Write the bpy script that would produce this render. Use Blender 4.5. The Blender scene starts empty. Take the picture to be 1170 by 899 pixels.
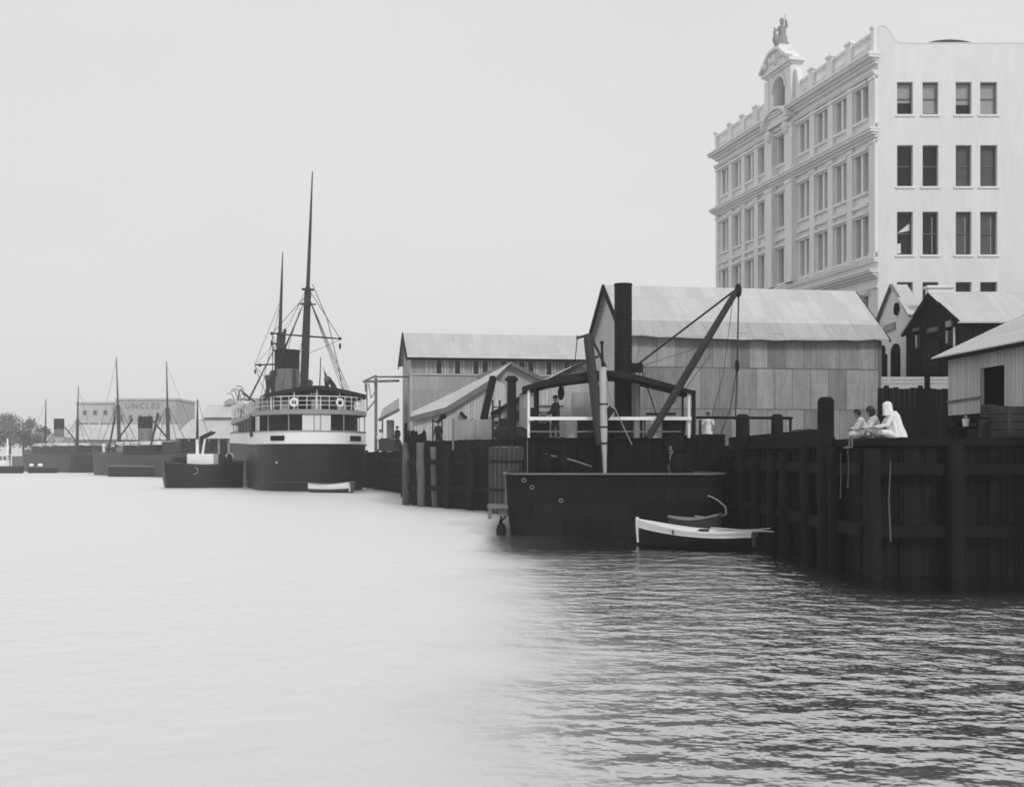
import bpy, math, random
from mathutils import Vector, Matrix
R = math.radians
rnd = random.Random(7)
scene = bpy.context.scene
COL = scene.collection
# ------------------------------------------------------------------ camera
F, CX, HY, CH = 1400.0, 585.0, 522.0, 3.0
cam_d = bpy.data.cameras.new('camera'); cam = bpy.data.objects.new('camera', cam_d); COL.objects.link(cam)
cam.location = (0, 0, CH); cam.rotation_euler = (R(90), 0, 0)
cam_d.sensor_width = 36; cam_d.lens = 36*F/1170; cam_d.shift_y = (HY-449.5)/1170
cam_d.clip_start = .1; cam_d.clip_end = 6000
scene.camera = cam
def P(px, py, D): return Vector(((px-CX)/F*D, D, CH+(HY-py)/F*D))
def G(px, D, z): return Vector(((px-CX)/F*D, D, z))
# ------------------------------------------------------------------ materials
def new_mat(name):
    m = bpy.data.materials.new(name); m.use_nodes = True
    nt = m.node_tree; b = nt.nodes['Principled BSDF']
    return m, nt, b
def N(nt, t, **kw):
    n = nt.nodes.new(t)
    for k, v in kw.items(): setattr(n, k, v)
    return n
def math_n(nt, op, a, b=None, clamp=False):
    n = N(nt, 'ShaderNodeMath', operation=op, use_clamp=clamp)
    for i, v in enumerate((a, b)):
        if v is None: continue
        if isinstance(v, (int, float)): n.inputs[i].default_value = v
        else: nt.links.new(v, n.inputs[i])
    return n.outputs[0]
def grey(nt, val_socket):
    c = N(nt, 'ShaderNodeCombineColor')
    for i in range(3): nt.links.new(val_socket, c.inputs[i])
    return c.outputs[0]
def noise(nt, vec, scale, stretch=(1, 1, 1), detail=5, rough=.6):
    mp = N(nt, 'ShaderNodeMapping'); mp.inputs['Scale'].default_value = stretch
    nt.links.new(vec, mp.inputs['Vector'])
    n = N(nt, 'ShaderNodeTexNoise'); n.inputs['Scale'].default_value = scale
    n.inputs['Detail'].default_value = detail; n.inputs['Roughness'].default_value = rough
    nt.links.new(mp.outputs[0], n.inputs['Vector'])
    return n.outputs[0]
def mat(name, val, rough=.8, amp=.3, scale=1.5, stretch=(1, 1, .25), amp2=.2, scale2=9, bump=.0, metallic=0, spec=.4):
    """weathered surface: broad streaks plus fine grain"""
    m, nt, b = new_mat(name)
    tc = N(nt, 'ShaderNodeTexCoord').outputs['Object']
    n1 = noise(nt, tc, scale, stretch); n2 = noise(nt, tc, scale2, stretch, 4, .7)
    a = math_n(nt, 'MULTIPLY', math_n(nt, 'SUBTRACT', n1, .5), amp*3.0)
    c = math_n(nt, 'MULTIPLY', math_n(nt, 'SUBTRACT', n2, .5), amp2*3.0)
    f = math_n(nt, 'MAXIMUM', math_n(nt, 'ADD', math_n(nt, 'ADD', a, c), 1.0), .25)
    v = math_n(nt, 'MULTIPLY', f, val, True)
    nt.links.new(grey(nt, v), b.inputs['Base Color'])
    b.inputs['Roughness'].default_value = rough; b.inputs['Metallic'].default_value = metallic
    b.inputs['Specular IOR Level'].default_value = spec
    if bump:
        bp = N(nt, 'ShaderNodeBump'); bp.inputs['Distance'].default_value = bump; bp.inputs['Strength'].default_value = .8
        nt.links.new(n2, bp.inputs['Height']); nt.links.new(bp.outputs[0], b.inputs['Normal'])
    return m
def sheet_mat(name, lo, hi, sw, sh, pitch, dist, seam=.55, streak=.25, rough=.6, zoff=0.0, axis=None, spec=.3):
    """corrugated iron or boards: sheets of differing tone in rows, ribs, streaks.  u = x+y (walls square to the local axes)"""
    m, nt, b = new_mat(name)
    tc = N(nt, 'ShaderNodeTexCoord').outputs['Object']
    sx = N(nt, 'ShaderNodeSeparateXYZ'); nt.links.new(tc, sx.inputs[0])
    u = sx.outputs[axis] if axis is not None else math_n(nt, 'ADD', sx.outputs[0], sx.outputs[1])
    cv = N(nt, 'ShaderNodeCombineXYZ'); nt.links.new(u, cv.inputs[0])
    nt.links.new(math_n(nt, 'ADD', sx.outputs[2], zoff), cv.inputs[1])
    br = N(nt, 'ShaderNodeTexBrick'); br.offset = 0.37; br.squash = 1
    br.inputs['Color1'].default_value = (lo, lo, lo, 1); br.inputs['Color2'].default_value = (hi, hi, hi, 1)
    br.inputs['Mortar'].default_value = (lo*seam, lo*seam, lo*seam, 1)
    br.inputs['Scale'].default_value = 1; br.inputs['Mortar Size'].default_value = .018
    br.inputs['Mortar Smooth'].default_value = .6
    br.inputs['Brick Width'].default_value = sw; br.inputs['Row Height'].default_value = sh
    nt.links.new(cv.outputs[0], br.inputs['Vector'])
    n1 = noise(nt, cv.outputs[0], 1.3, (2.2, .35, 1), 5); n2 = noise(nt, cv.outputs[0], 5, (1, .6, 1), 4, .7)
    f = math_n(nt, 'ADD', math_n(nt, 'ADD', math_n(nt, 'MULTIPLY', math_n(nt, 'SUBTRACT', n1, .5), streak*3),
        math_n(nt, 'MULTIPLY', math_n(nt, 'SUBTRACT', n2, .5), streak*1.6)), 1)
    mx = N(nt, 'ShaderNodeMix', data_type='RGBA', blend_type='MULTIPLY'); mx.inputs[0].default_value = 1
    nt.links.new(br.outputs[0], mx.inputs[6]); nt.links.new(grey(nt, f), mx.inputs[7])
    nt.links.new(mx.outputs[2], b.inputs['Base Color'])
    b.inputs['Roughness'].default_value = rough; b.inputs['Specular IOR Level'].default_value = spec
    s = math_n(nt, 'SINE', math_n(nt, 'MULTIPLY', u, 2*math.pi/pitch))
    bp = N(nt, 'ShaderNodeBump'); bp.inputs['Distance'].default_value = dist; bp.inputs['Strength'].default_value = 1
    nt.links.new(s, bp.inputs['Height']); nt.links.new(bp.outputs[0], b.inputs['Normal'])
    return m
M = {}
M['stucco'] = mat('white_stucco', .67, .85, .10, .5, (1, 1, .22), .08, 3)
M['stucco_trim'] = mat('stucco_trim', .70, .85, .10, .8, (1, 1, .35), .10, 4)
M['statue'] = mat('weathered_stone', .26, .85, .3, 3, (1, 1, 1), .2, 9)
M['sash'] = mat('window_sash', .10, .6, .1, 2, (1, 1, 1), .1)
M['sash_white'] = mat('painted_sash', .5, .6, .05, 2, (1, 1, 1), .05)
M['crate_wood'] = mat('old_crate_wood', .055, .9, .4, 2, (1, 1, 1), .3, 9, spec=.1)
M['pane_far'] = mat('far_window', .12, .6, .15, 1, (1, 1, 1), .1)  # even grey, paler than the nearer panes
M['pane'] = mat('window_glass', .02, .15, .1, .6, (1, 1, 1), .1, 2, spec=.25)
M['shade_black'] = mat('painted_opening_shade', .008, 1, .1, .6, (1, 1, 1), .1, 2, spec=0)  # near-black colour that paints the shade inside doorway, arches, vent and ports
M['pane_pale'] = mat('blind_behind_glass', .07, .3, .25, 1.2, (1, 1, 3), .15, 5)
M['pane_mid'] = mat('dim_window_glass', .03, .2, .3, .5, (1, 1, 1), .15, 3, spec=.3)
M['blind'] = mat('cloth_blind', .30, .8, .1, 1.5, (1, 1, 3), .1, 6)
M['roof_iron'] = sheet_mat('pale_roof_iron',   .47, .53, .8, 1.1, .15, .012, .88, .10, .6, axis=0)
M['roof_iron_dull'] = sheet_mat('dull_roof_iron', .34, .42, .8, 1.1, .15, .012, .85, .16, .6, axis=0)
M['iron_wall'] = sheet_mat('corrugated_iron_wall', .19, .38, .95, 2.03, .12, .014, .5, .34, .55, zoff=.05)
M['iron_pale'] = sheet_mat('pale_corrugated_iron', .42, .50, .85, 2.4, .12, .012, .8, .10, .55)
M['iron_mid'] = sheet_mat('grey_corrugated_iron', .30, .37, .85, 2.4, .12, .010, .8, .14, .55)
M['boards_white'] = sheet_mat('limewashed_boards', .42, .54, .20, 6.0, .2, .006, .6, .16, .8)
M['boards_grey'] = sheet_mat('grey_boards', .24, .34, .22, 6.0, .22, .006, .5, .2, .8)
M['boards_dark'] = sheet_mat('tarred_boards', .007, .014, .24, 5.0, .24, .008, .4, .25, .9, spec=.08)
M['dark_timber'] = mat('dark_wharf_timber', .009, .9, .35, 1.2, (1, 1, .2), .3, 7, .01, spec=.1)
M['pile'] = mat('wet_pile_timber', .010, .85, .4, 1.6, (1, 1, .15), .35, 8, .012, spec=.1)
M['pile_grey'] = mat('weathered_pile_timber', .10, .85, .5, 1.4, (1, 1, .2), .4, 6, .012)
M['timber_mid'] = mat('weathered_timber', .14, .85, .3, 1.5, (1, 1, .2), .25, 8, .004)
M['timber_pale'] = mat('pale_spar_wood', .42, .8, .2, 1.5, (1, 1, .2), .15, 8)
M['black_iron'] = mat('black_iron', .012, .6, .3, 1.5, (1, 1, .3), .3, 8, .003, spec=.1)
M['hull_black'] = sheet_mat('black_hull_paint', .009, .016, 3.4, .72, 50, .0, .45, .35, .45, spec=.22)
M['hull_old'] = mat('old_hull_paint', .03, .42, .4, .5, (1, 1, .35), .3, 3, .004, spec=.4)
M['hull_barge'] = sheet_mat('riveted_barge_plate', .008, .014, 1.9, .62, 50, .0, .5, .4, .75, spec=.08)
M['hull_tar'] = mat('tarred_hull', .016, .75, .4, .8, (1, 1, .4), .3, 4, .006, spec=.1)
M['hull_grey'] = mat('faded_hull_paint', .04, .6, .35, .35, (1, 1, .3), .3, 1.2)
M['white_paint'] = mat('white_paint', .78, .6, .06, .7, (1, 1, .4), .05, 4)
M['grey_paint'] = mat('grey_paint', .28, .6, .12, .7, (1, 1, .4), .1, 4)
M['funnel'] = mat('funnel_paint', .15, .6, .25, 1.0, (1, 1, .15), .2, 3)
M['awning'] = mat('dark_canvas', .02, .9, .2, 1, (1, 1, 1), .2, spec=.1)
M['spar'] = mat('dark_spar_wood', .045, .7, .25, 1, (1, 1, .2), .2, spec=.1)
M['rope'] = mat('tarred_rope', .04, .9, .2, 3, (1, 1, 1), .2, spec=.1)
M['rope_pale'] = mat('hemp_rope', .3, .9, .2, 3, (1, 1, 1), .2)
M['earth'] = mat('packed_earth', .10, .95, .3, .3, (1, 1, 1), .3, 4, .02)
M['skin'] = mat('skin', .17, .6, .05, 4, (1, 1, 1), .05)
M['hair'] = mat('dark_hair', .015, .6, .2, 9, (1, 1, 1), .2)
M['cloth_white'] = mat('white_cotton', .66, .9, .12, 6, (1, 1, 1), .06, 18, .004)
M['cloth_pale'] = mat('worn_pale_cotton', .62, .9, .15, 6, (1, 1, .5), .12, 18, .006)
M['cloth_dark'] = mat('dark_wool', .022, .9, .2, 6, (1, 1, 1), .2, 18, .004, spec=.1)
M['cloth_grey'] = mat('grey_wool', .12, .9, .2, 6, (1, 1, 1), .2, 18, .004)
M['canvas'] = mat('tarpaulin', .04, .9, .3, 2, (1, 1, 1), .2, 9, .02, spec=.1)
M['leaf'] = mat('dark_leaves', .13, .7, .4, 1.2, (1, 1, 1), .3, 5)
M['bark'] = mat('bark', .06, .9, .3, 2, (1, 1, .2), .3)
M['flag'] = mat('flag_cloth', .10, .9, .9, 2.2, (1, 1, 1), .3, 6)
M['letter'] = mat('faded_lettering', .24, .9, .2, 1, (1, 1, 1), .2)
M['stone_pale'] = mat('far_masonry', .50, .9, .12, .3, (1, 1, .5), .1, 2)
M['render_white'] = mat('white_render', .72, .85, .08, .9, (1, 1, .35), .07, 5)
M['blind_white'] = mat('white_canvas', .66, .85, .06, 1, (1, 1, .4), .05, 4)
# ------------------------------------------------------------------ mesh builder
def wloc(o):
    v = Vector((0, 0, 0))
    while o is not None: v += o.location; o = o.parent
    return v
class MB:
    def __init__(s): s.v = []; s.f = []
    def add(s, vs, fs):
        k = len(s.v); s.v += [Vector(p) for p in vs]; s.f += [tuple(i+k for i in f) for f in fs]; return s
    def frame(s, o, ex, ey, ez):
        """parallelepiped from a corner and three edge vectors"""
        o, ex, ey, ez = map(Vector, (o, ex, ey, ez))
        if ex.cross(ey).dot(ez) < 0: ex, ey = ey, ex
        vs = [o, o+ex, o+ex+ey, o+ey, o+ez, o+ex+ez, o+ex+ey+ez, o+ey+ez]
        return s.add(vs, [(3, 2, 1, 0), (4, 5, 6, 7), (0, 1, 5, 4), (1, 2, 6, 5), (2, 3, 7, 6), (3, 0, 4, 7)])
    def box(s, x0, x1, y0, y1, z0, z1): return s.frame((x0, y0, z0), (x1-x0, 0, 0), (0, y1-y0, 0), (0, 0, z1-z0))
    def bar(s, a, b, w, h=None, up=(0, 0, 1)):
        a, b = Vector(a), Vector(b); h = h or w; d = (b-a)
        up = Vector(up); dn = d.normalized()
        if abs(dn.dot(up)) > .98: up = Vector((0, 1, 0))
        sx = dn.cross(up).normalized(); uz = sx.cross(dn).normalized()
        return s.frame(a-sx*w/2-uz*h/2, sx*w, d, uz*h)
    def rings(s, rings, caps=True, closed=False):
        k = len(s.v); n = len(rings[0])
        for r in rings: s.v += [Vector(p) for p in r]
        m = len(rings)
        for i in range(m if closed else m-1):
            for j in range(n):
                a = k+i*n+j; b = k+i*n+(j+1) % n; c = k+((i+1) % m)*n+(j+1) % n; d = k+((i+1) % m)*n+j
                s.f.append((a, b, c, d))
        if caps and not closed:
            s.f.append(tuple(k+j for j in reversed(range(n)))); s.f.append(tuple(k+(m-1)*n+j for j in range(n)))
        return s
    def tube(s, pts, r, n=8, caps=True):
        pts = [Vector(p) for p in pts]; rs = r if isinstance(r, (list, tuple)) else [r]*len(pts)
        out = []; prev = None
        for i, p in enumerate(pts):
            d = ((pts[i+1] if i+1 < len(pts) else p)-(pts[i-1] if i else p)).normalized()
            if prev is None:
                u = Vector((0, 0, 1)) if abs(d.z) < .9 else Vector((1, 0, 0))
                sx = d.cross(u).normalized()
            else: sx = (prev-d*prev.dot(d)).normalized()
            prev = sx; sy = d.cross(sx)
            out.append([p+(sx*math.cos(2*math.pi*j/n)+sy*math.sin(2*math.pi*j/n))*rs[i] for j in range(n)])
        return s.rings(out, caps)
    def lathe(s, c, prof, n=16):
        c = Vector(c)
        return s.rings([[c+Vector((r*math.cos(2*math.pi*j/n), r*math.sin(2*math.pi*j/n), z)) for j in range(n)] for r, z in prof])
    def ball(s, c, r, n=12, m=8):
        c = Vector(c); r = Vector(r) if not isinstance(r, (int, float)) else Vector((r, r, r))
        rg = []
        for i in range(m+1):
            t = math.pi*(.02+.96*i/m)
            rg.append([c+Vector((r.x*math.sin(t)*math.cos(2*math.pi*j/n), r.y*math.sin(t)*math.sin(2*math.pi*j/n), -r.z*math.cos(t))) for j in range(n)])
        return s.rings(rg)
    def torus(s, c, ax, R_, r, n=20, m=8):
        c = Vector(c); ax = Vector(ax).normalized(); u = ax.orthogonal().normalized(); w = ax.cross(u)
        rg = []
        for i in range(n):
            t = 2*math.pi*i/n; d = u*math.cos(t)+w*math.sin(t)
            rg.append([c+d*(R_+r*math.cos(2*math.pi*j/m))+ax*r*math.sin(2*math.pi*j/m) for j in range(m)])
        return s.rings(rg, False, True)
    def prism(s, poly, ext):
        poly = [Vector(p) for p in poly]; ext = Vector(ext); n = len(poly)
        nn = Vector((0, 0, 0))
        for i in range(n): nn += poly[i].cross(poly[(i+1) % n])
        if nn.dot(ext) > 0: poly = poly[::-1]
        vs = poly+[p+ext for p in poly]
        return s.add(vs, [tuple(range(n)), tuple(range(2*n-1, n-1, -1))]+[(i, i+n, (i+1) % n+n, (i+1) % n) for i in range(n)])
    def sweep(s, pts, w, h, up=(0, 0, 1)):
        for a, b in zip(pts[:-1], pts[1:]): s.bar(a, b, w, h, up)
        return s
    def build(s, name, m, parent=None, world=True, smooth=False, at=None):
        off = wloc(parent) if (parent is not None and world) else Vector((0, 0, 0))
        if parent is None and at is not None: off = Vector(at)
        me = bpy.data.meshes.new(name); me.from_pydata([v-off for v in s.v], [], s.f); me.update()
        if smooth:
            me.polygons.foreach_set('use_smooth', [True]*len(me.polygons)); me.set_sharp_from_angle(angle=R(40))
        me.materials.append(M[m] if isinstance(m, str) else m)
        o = bpy.data.objects.new(name, me); COL.objects.link(o)
        if parent is not None: o.parent = parent
        elif at is not None: o.location = at
        return o
def tag(o, label, cat, group=None, kind=None):
    if label: o['label'] = label
    if cat: o['category'] = cat
    if group: o['group'] = group
    if kind: o['kind'] = kind
    return o
def struct(o): o['kind'] = 'structure'; return o
def thing(name, label, cat, loc=(0, 0, 0), rz=0, group=None):
    o = bpy.data.objects.new(name, None); COL.objects.link(o); o.location = loc; o.rotation_euler = (0, 0, rz)
    o.empty_display_size = .3
    return tag(o, label, cat, group)
def copy_tree(o, parent=None):
    c = o.copy(); COL.objects.link(c)
    if parent is not None: c.parent = parent
    for ch in list(o.children): copy_tree(ch, c)
    return c
def holed_wall(mb, mp, u0, u1, z0, z1, holes, depth):
    """wall face with openings: mp(u, out, z) -> point; reveals go in by depth"""
    us = sorted({u0, u1}|{h[0] for h in holes}|{h[1] for h in holes}); zs = sorted({z0, z1}|{h[2] for h in holes}|{h[3] for h in holes})
    for a, b in zip(us[:-1], us[1:]):
        for c, d in zip(zs[:-1], zs[1:]):
            mu, mz = (a+b)/2, (c+d)/2
            if any(h[0] < mu < h[1] and h[2] < mz < h[3] for h in holes): continue
            mb.add([mp(a, 0, c), mp(b, 0, c), mp(b, 0, d), mp(a, 0, d)], [(0, 1, 2, 3)])
    for a, b, c, d in holes:
        q = [(a, c), (b, c), (b, d), (a, d)]
        for i in range(4):
            p, r = q[i], q[(i+1) % 4]
            mb.add([mp(p[0], 0, p[1]), mp(r[0], 0, r[1]), mp(r[0], -depth, r[1]), mp(p[0], -depth, p[1])], [(3, 2, 1, 0)])
# ------------------------------------------------------------------ world, sun, haze
w = bpy.data.worlds.new('World'); scene.world = w; w.use_nodes = True
nt = w.node_tree; bg = nt.nodes['Background']
SUN_AZ, SUN_EL = R(148), R(42)          # compass style: from +Y towards +X
sky = N(nt, 'ShaderNodeTexSky', sky_type='NISHITA'); sky.sun_disc = False
sky.sun_elevation = SUN_EL; sky.sun_rotation = SUN_AZ; sky.dust_density = 4; sky.air_density = 1.5
bw = N(nt, 'ShaderNodeRGBToBW'); nt.links.new(sky.outputs[0], bw.inputs[0])
tcw = N(nt, 'ShaderNodeTexCoord')
cl = noise(nt, tcw.outputs['Generated'], 1.6, (1, 1, 2.2), 4, .55)
veil = math_n(nt, 'ADD', math_n(nt, 'MULTIPLY', cl, 1.4), 6.5)           # thin overcast, pale and even
val = math_n(nt, 'ADD', math_n(nt, 'MULTIPLY', bw.outputs[0], .06), veil)
nt.links.new(grey(nt, val), bg.inputs['Color']); bg.inputs['Strength'].default_value = .1
sd = bpy.data.lights.new('sun', 'SUN'); so = bpy.data.objects.new('sun', sd); COL.objects.link(so)
sd.energy = 1.75; sd.angle = R(10); sd.color = (1, .99, .975)
dirv = Vector((math.sin(SUN_AZ)*math.cos(SUN_EL), math.cos(SUN_AZ)*math.cos(SUN_EL), math.sin(SUN_EL)))
so.rotation_euler = dirv.to_track_quat('Z', 'Y').to_euler(); so.location = dirv*300
scene.view_settings.view_transform = 'Standard'; scene.view_settings.look = 'None'
scene.view_settings.exposure = 0; scene.cycles.volume_bounces = 3; scene.cycles.max_bounces = 10; scene.cycles.filter_width = 1.8; scene.view_settings.gamma = 1; scene.view_settings.use_curve_mapping = False
hz = MB().box(-1700, 1700, -200, 1700, -3, 46).build('haze', 'earth')
hm = bpy.data.materials.new('haze'); hm.use_nodes = True; hnt = hm.node_tree; hnt.nodes.clear()
ho = N(hnt, 'ShaderNodeOutputMaterial'); pv = N(hnt, 'ShaderNodeVolumePrincipled')
pv.inputs['Color'].default_value = (.98, .98, .98, 1); pv.inputs['Density'].default_value = .0005; pv.inputs['Anisotropy'].default_value = 0
hnt.links.new(pv.outputs[0], ho.inputs['Volume']); hz.data.materials.clear(); hz.data.materials.append(hm); hz['kind'] = 'stuff'
# ------------------------------------------------------------------ water and ground
wm, nt, b = new_mat('river_water'); nt.nodes.remove(b)
out = nt.nodes['Material Output']
geo = N(nt, 'ShaderNodeNewGeometry'); pos = geo.outputs['Position']
sp = N(nt, 'ShaderNodeSeparateXYZ'); nt.links.new(pos, sp.inputs[0])
X, Y = sp.outputs[0], sp.outputs[1]
big = noise(nt, pos, .12, (1, 1, 1), 3)
# ruffled water lies under the wharf side (large X), the open river to the left is a smooth glare
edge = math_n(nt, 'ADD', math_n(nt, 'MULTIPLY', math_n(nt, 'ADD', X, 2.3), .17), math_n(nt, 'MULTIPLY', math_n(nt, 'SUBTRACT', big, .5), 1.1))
chop_dark = N(nt, 'ShaderNodeMapRange', interpolation_type='SMOOTHSTEP'); nt.links.new(edge, chop_dark.inputs[0])
chop_dark = chop_dark.outputs[0]
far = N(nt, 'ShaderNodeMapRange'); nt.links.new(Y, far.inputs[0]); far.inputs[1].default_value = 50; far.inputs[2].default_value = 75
chop_dark = math_n(nt, 'MULTIPLY', chop_dark, math_n(nt, 'SUBTRACT', 1, far.outputs[0]))
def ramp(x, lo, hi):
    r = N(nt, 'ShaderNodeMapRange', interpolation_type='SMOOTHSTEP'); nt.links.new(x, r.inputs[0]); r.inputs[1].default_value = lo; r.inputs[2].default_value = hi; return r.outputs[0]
# calm water beside barge and wharf; mask also paints their dark reflection as colour
lee_reflection = math_n(nt, 'MAXIMUM', math_n(nt, 'MULTIPLY', ramp(Y, 31, 42), ramp(X, -1.7, -.2)), math_n(nt, 'MULTIPLY', ramp(Y, 21, 29), ramp(X, 5, 9)))
lee_reflection = math_n(nt, 'MULTIPLY', lee_reflection, math_n(nt, 'SUBTRACT', 1, far.outputs[0]))
chop_dark = math_n(nt, 'MULTIPLY', chop_dark, math_n(nt, 'ADD', math_n(nt, 'MULTIPLY', ramp(Y, 8, 14), .45), .55))
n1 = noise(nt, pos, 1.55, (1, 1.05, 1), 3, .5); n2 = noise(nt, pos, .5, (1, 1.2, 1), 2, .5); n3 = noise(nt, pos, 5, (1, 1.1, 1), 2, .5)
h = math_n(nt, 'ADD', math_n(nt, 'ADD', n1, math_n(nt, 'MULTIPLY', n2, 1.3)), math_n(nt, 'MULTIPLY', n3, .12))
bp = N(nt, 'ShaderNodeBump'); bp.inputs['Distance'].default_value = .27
nt.links.new(h, bp.inputs['Height']); nt.links.new(math_n(nt, 'MULTIPLY', math_n(nt, 'ADD', math_n(nt, 'MULTIPLY', chop_dark, .86), .22), math_n(nt, 'SUBTRACT', 1, math_n(nt, 'MULTIPLY', lee_reflection, .66))), bp.inputs['Strength'])
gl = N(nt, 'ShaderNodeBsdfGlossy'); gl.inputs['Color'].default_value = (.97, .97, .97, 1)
nt.links.new(math_n(nt, 'SUBTRACT', math_n(nt, 'SUBTRACT', .55, math_n(nt, 'MULTIPLY', chop_dark, .45)), math_n(nt, 'MULTIPLY', math_n(nt, 'MULTIPLY', lee_reflection, math_n(nt, 'SUBTRACT', 1, chop_dark)), .34)), gl.inputs['Roughness']); nt.links.new(bp.outputs[0], gl.inputs['Normal'])
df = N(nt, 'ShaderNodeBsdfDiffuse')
nt.links.new(grey(nt, math_n(nt, 'SUBTRACT', math_n(nt, 'SUBTRACT', .44, math_n(nt, 'MULTIPLY', chop_dark, .17)), math_n(nt, 'MULTIPLY', lee_reflection, .30), True)), df.inputs['Color'])   # silty midstream; dark ripples and reflections by the wharf painted into the colour
lw = N(nt, 'ShaderNodeLayerWeight'); nt.links.new(bp.outputs[0], lw.inputs['Normal']); lw.inputs['Blend'].default_value = .5
fr = math_n(nt, 'ADD', math_n(nt, 'MULTIPLY', math_n(nt, 'POWER', lw.outputs['Facing'], 1.6), .74), .20, True)
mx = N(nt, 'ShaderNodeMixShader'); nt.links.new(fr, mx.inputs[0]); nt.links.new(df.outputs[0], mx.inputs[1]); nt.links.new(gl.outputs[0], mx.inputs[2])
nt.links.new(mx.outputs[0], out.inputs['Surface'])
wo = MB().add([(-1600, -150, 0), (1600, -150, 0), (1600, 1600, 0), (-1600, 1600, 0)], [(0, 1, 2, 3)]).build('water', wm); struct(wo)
gp = [(1600, 31.2), (9.45, 31.2), (9.6, 52.6), (-5.2, 74.8), (-8.0, 98), (-11.4, 112), (-33, 200), (-38, 206), (-60, 209), (-70, 226), (-80, 250),
      (-103, 279), (-170, 300), (-1500, 420), (-1500, 1500), (1600, 1500)]
MB().prism([(x, y, -1) for x, y in gp], (0, 0, 4.2)).build('ground', 'earth')['kind'] = 'structure'
# ------------------------------------------------------------------ wharves
def wharf(name, label, line, z1, deck, pile_at, group=None, kerb=None, pile_top=3.3, gap=.02):
    t = thing(name, label, 'wharf', (line[0][0], line[0][1], 0), 0, group)
    fm = MB(); wl = MB()
    for (xa, ya), (xb, yb) in zip(line[:-1], line[1:]):
        a, b_ = Vector((xa, ya, 0)), Vector((xb, yb, 0)); L = (b_-a).length; d = (b_-a)/L; nrm = Vector((d.y, -d.x, 0))
        k = max(1, int(L/.32)); pw = L/k
        for i in range(k):
            jz = rnd.uniform(-.05, .0); jo = rnd.uniform(0, .035)
            fm.frame(a+d*(i*pw+gap/2)-nrm*.06+Vector((0, 0, -.7)), d*(pw-gap), nrm*(.08+jo), (0, 0, z1+.7+jz))
        for z in (1.0, 2.55):
            wl.frame(a+d*.02+nrm*.12+Vector((0, 0, z)), d*(L-.04), nrm*.2, (0, 0, .3))
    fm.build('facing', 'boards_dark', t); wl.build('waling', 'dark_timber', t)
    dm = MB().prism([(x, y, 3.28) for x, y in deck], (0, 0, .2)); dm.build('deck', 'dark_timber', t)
    for i, (x, y, zt, r, m_) in enumerate(pile_at):
        lean = rnd.uniform(-.13, .13); zt += rnd.uniform(-.12, .05)
        pts_ = []; rs_ = []
        for q in range(9):
            f = q/8; pts_.append((x+lean*(1-f)*1.6+rnd.uniform(-.018, .018), y+rnd.uniform(-.018, .018), -1+(zt+.94)*f)); rs_.append(r*(1.1-.1*f)*rnd.uniform(.94, 1.05))
        pts_.append((pts_[-1][0], pts_[-1][1], zt)); rs_.append(r*.82)
        p = MB().tube(pts_, rs_, 12)
        p.build('pile', m_, t, smooth=True)
    if kerb:
        for a, b_, z0, h in kerb: MB().bar((a[0], a[1], z0+h/2), (b_[0], b_[1], z0+h/2), .32, h).build('kerb_beam', 'dark_timber', t)
    return t
pl = [(8.72, y, 3.3, .19, 'pile') for y in (33.2, 36.4, 39.2, 41.0, 43.6, 46.6, 49.4)]
pl += [(x, 30.35, 3.28, .2, 'pile') for x in (8.9, 11.0, 13.4, 15.8)]
wharf('timber_wharf', 'dark planked wharf front nearest the camera, with children sitting on its corner', [(9.15, 51.6), (9.05, 30.75), (30, 30.75)], 3.28,
      [(30, 30.6), (8.88, 30.6), (9.0, 51.4), (12, 60), (30, 60)], pl, kerb=[((9.06, 35.6), (9.18, 51.0), 3.482, .33)])
line = [(-11.9, 112), (-8.5, 98.2), (-6.2, 76.5), (-5.0, 74.0), (9.0, 51.9)]
pl = [(-5.55, 73.9, 3.9, .23, 'pile_grey'), (-4.7, 73.3, 3.7, .2, 'pile_grey'), (-6.6, 77.0, 3.9, .26, 'pile_grey'), (-7.4, 85, 3.8, .2, 'pile'), (-8.1, 91, 3.8, .2, 'pile')]
for i in range(1, 9):
    f = i/9; x = -5.0+14*f; y = 74-22.1*f
    pl.append((x-.35, y-.25, 3.2, .19, 'pile'))
wharf('timber_wharf', 'long dark jetty with pale weathered corner piles behind the crane barge', line, 4.0,
      [(9.2, 52), (-4.9, 74.1), (-6.1, 76.6), (-8.4, 98.3), (-11.8, 112), (14, 112), (14, 52)], pl)
line = [(-70, 225.6), (-60, 208.6), (-38, 205.6), (-33.2, 199.6), (-12.05, 112.6)]
pl = [(-12.5-.2403*(i*8), 113+i*8, 3.7, .22, 'pile') for i in range(11)]
wharf('timber_wharf', 'far wharf running along the shore side of the big steamer', line, 3.5,
      [(-12, 112.5), (-33, 199.5), (-37.9, 205.5), (-59.8, 208.4), (-66, 220), (-30, 220), (-2, 112.5)], pl)
for x, y, z0, z1 in ((8.66, 32.3, 1.9, 3.1), (8.66, 31.6, 2.2, 3.2), (9.4, 30.42, .9, 2.9)):
    ro_ = MB().tube([(x, y, z0), (x+rnd.uniform(-.05, .05), y, (z0+z1)/2), (x, y, z1)], [.022, .014, .012], 6)
    tag(ro_.build('hanging_rope', 'pile_grey', None, at=(x, y, z1)), None, 'rope', 'ropes hanging on the wharf face')['label'] = 'thin frayed rope hanging on the dark wharf face near the seated children'
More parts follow.
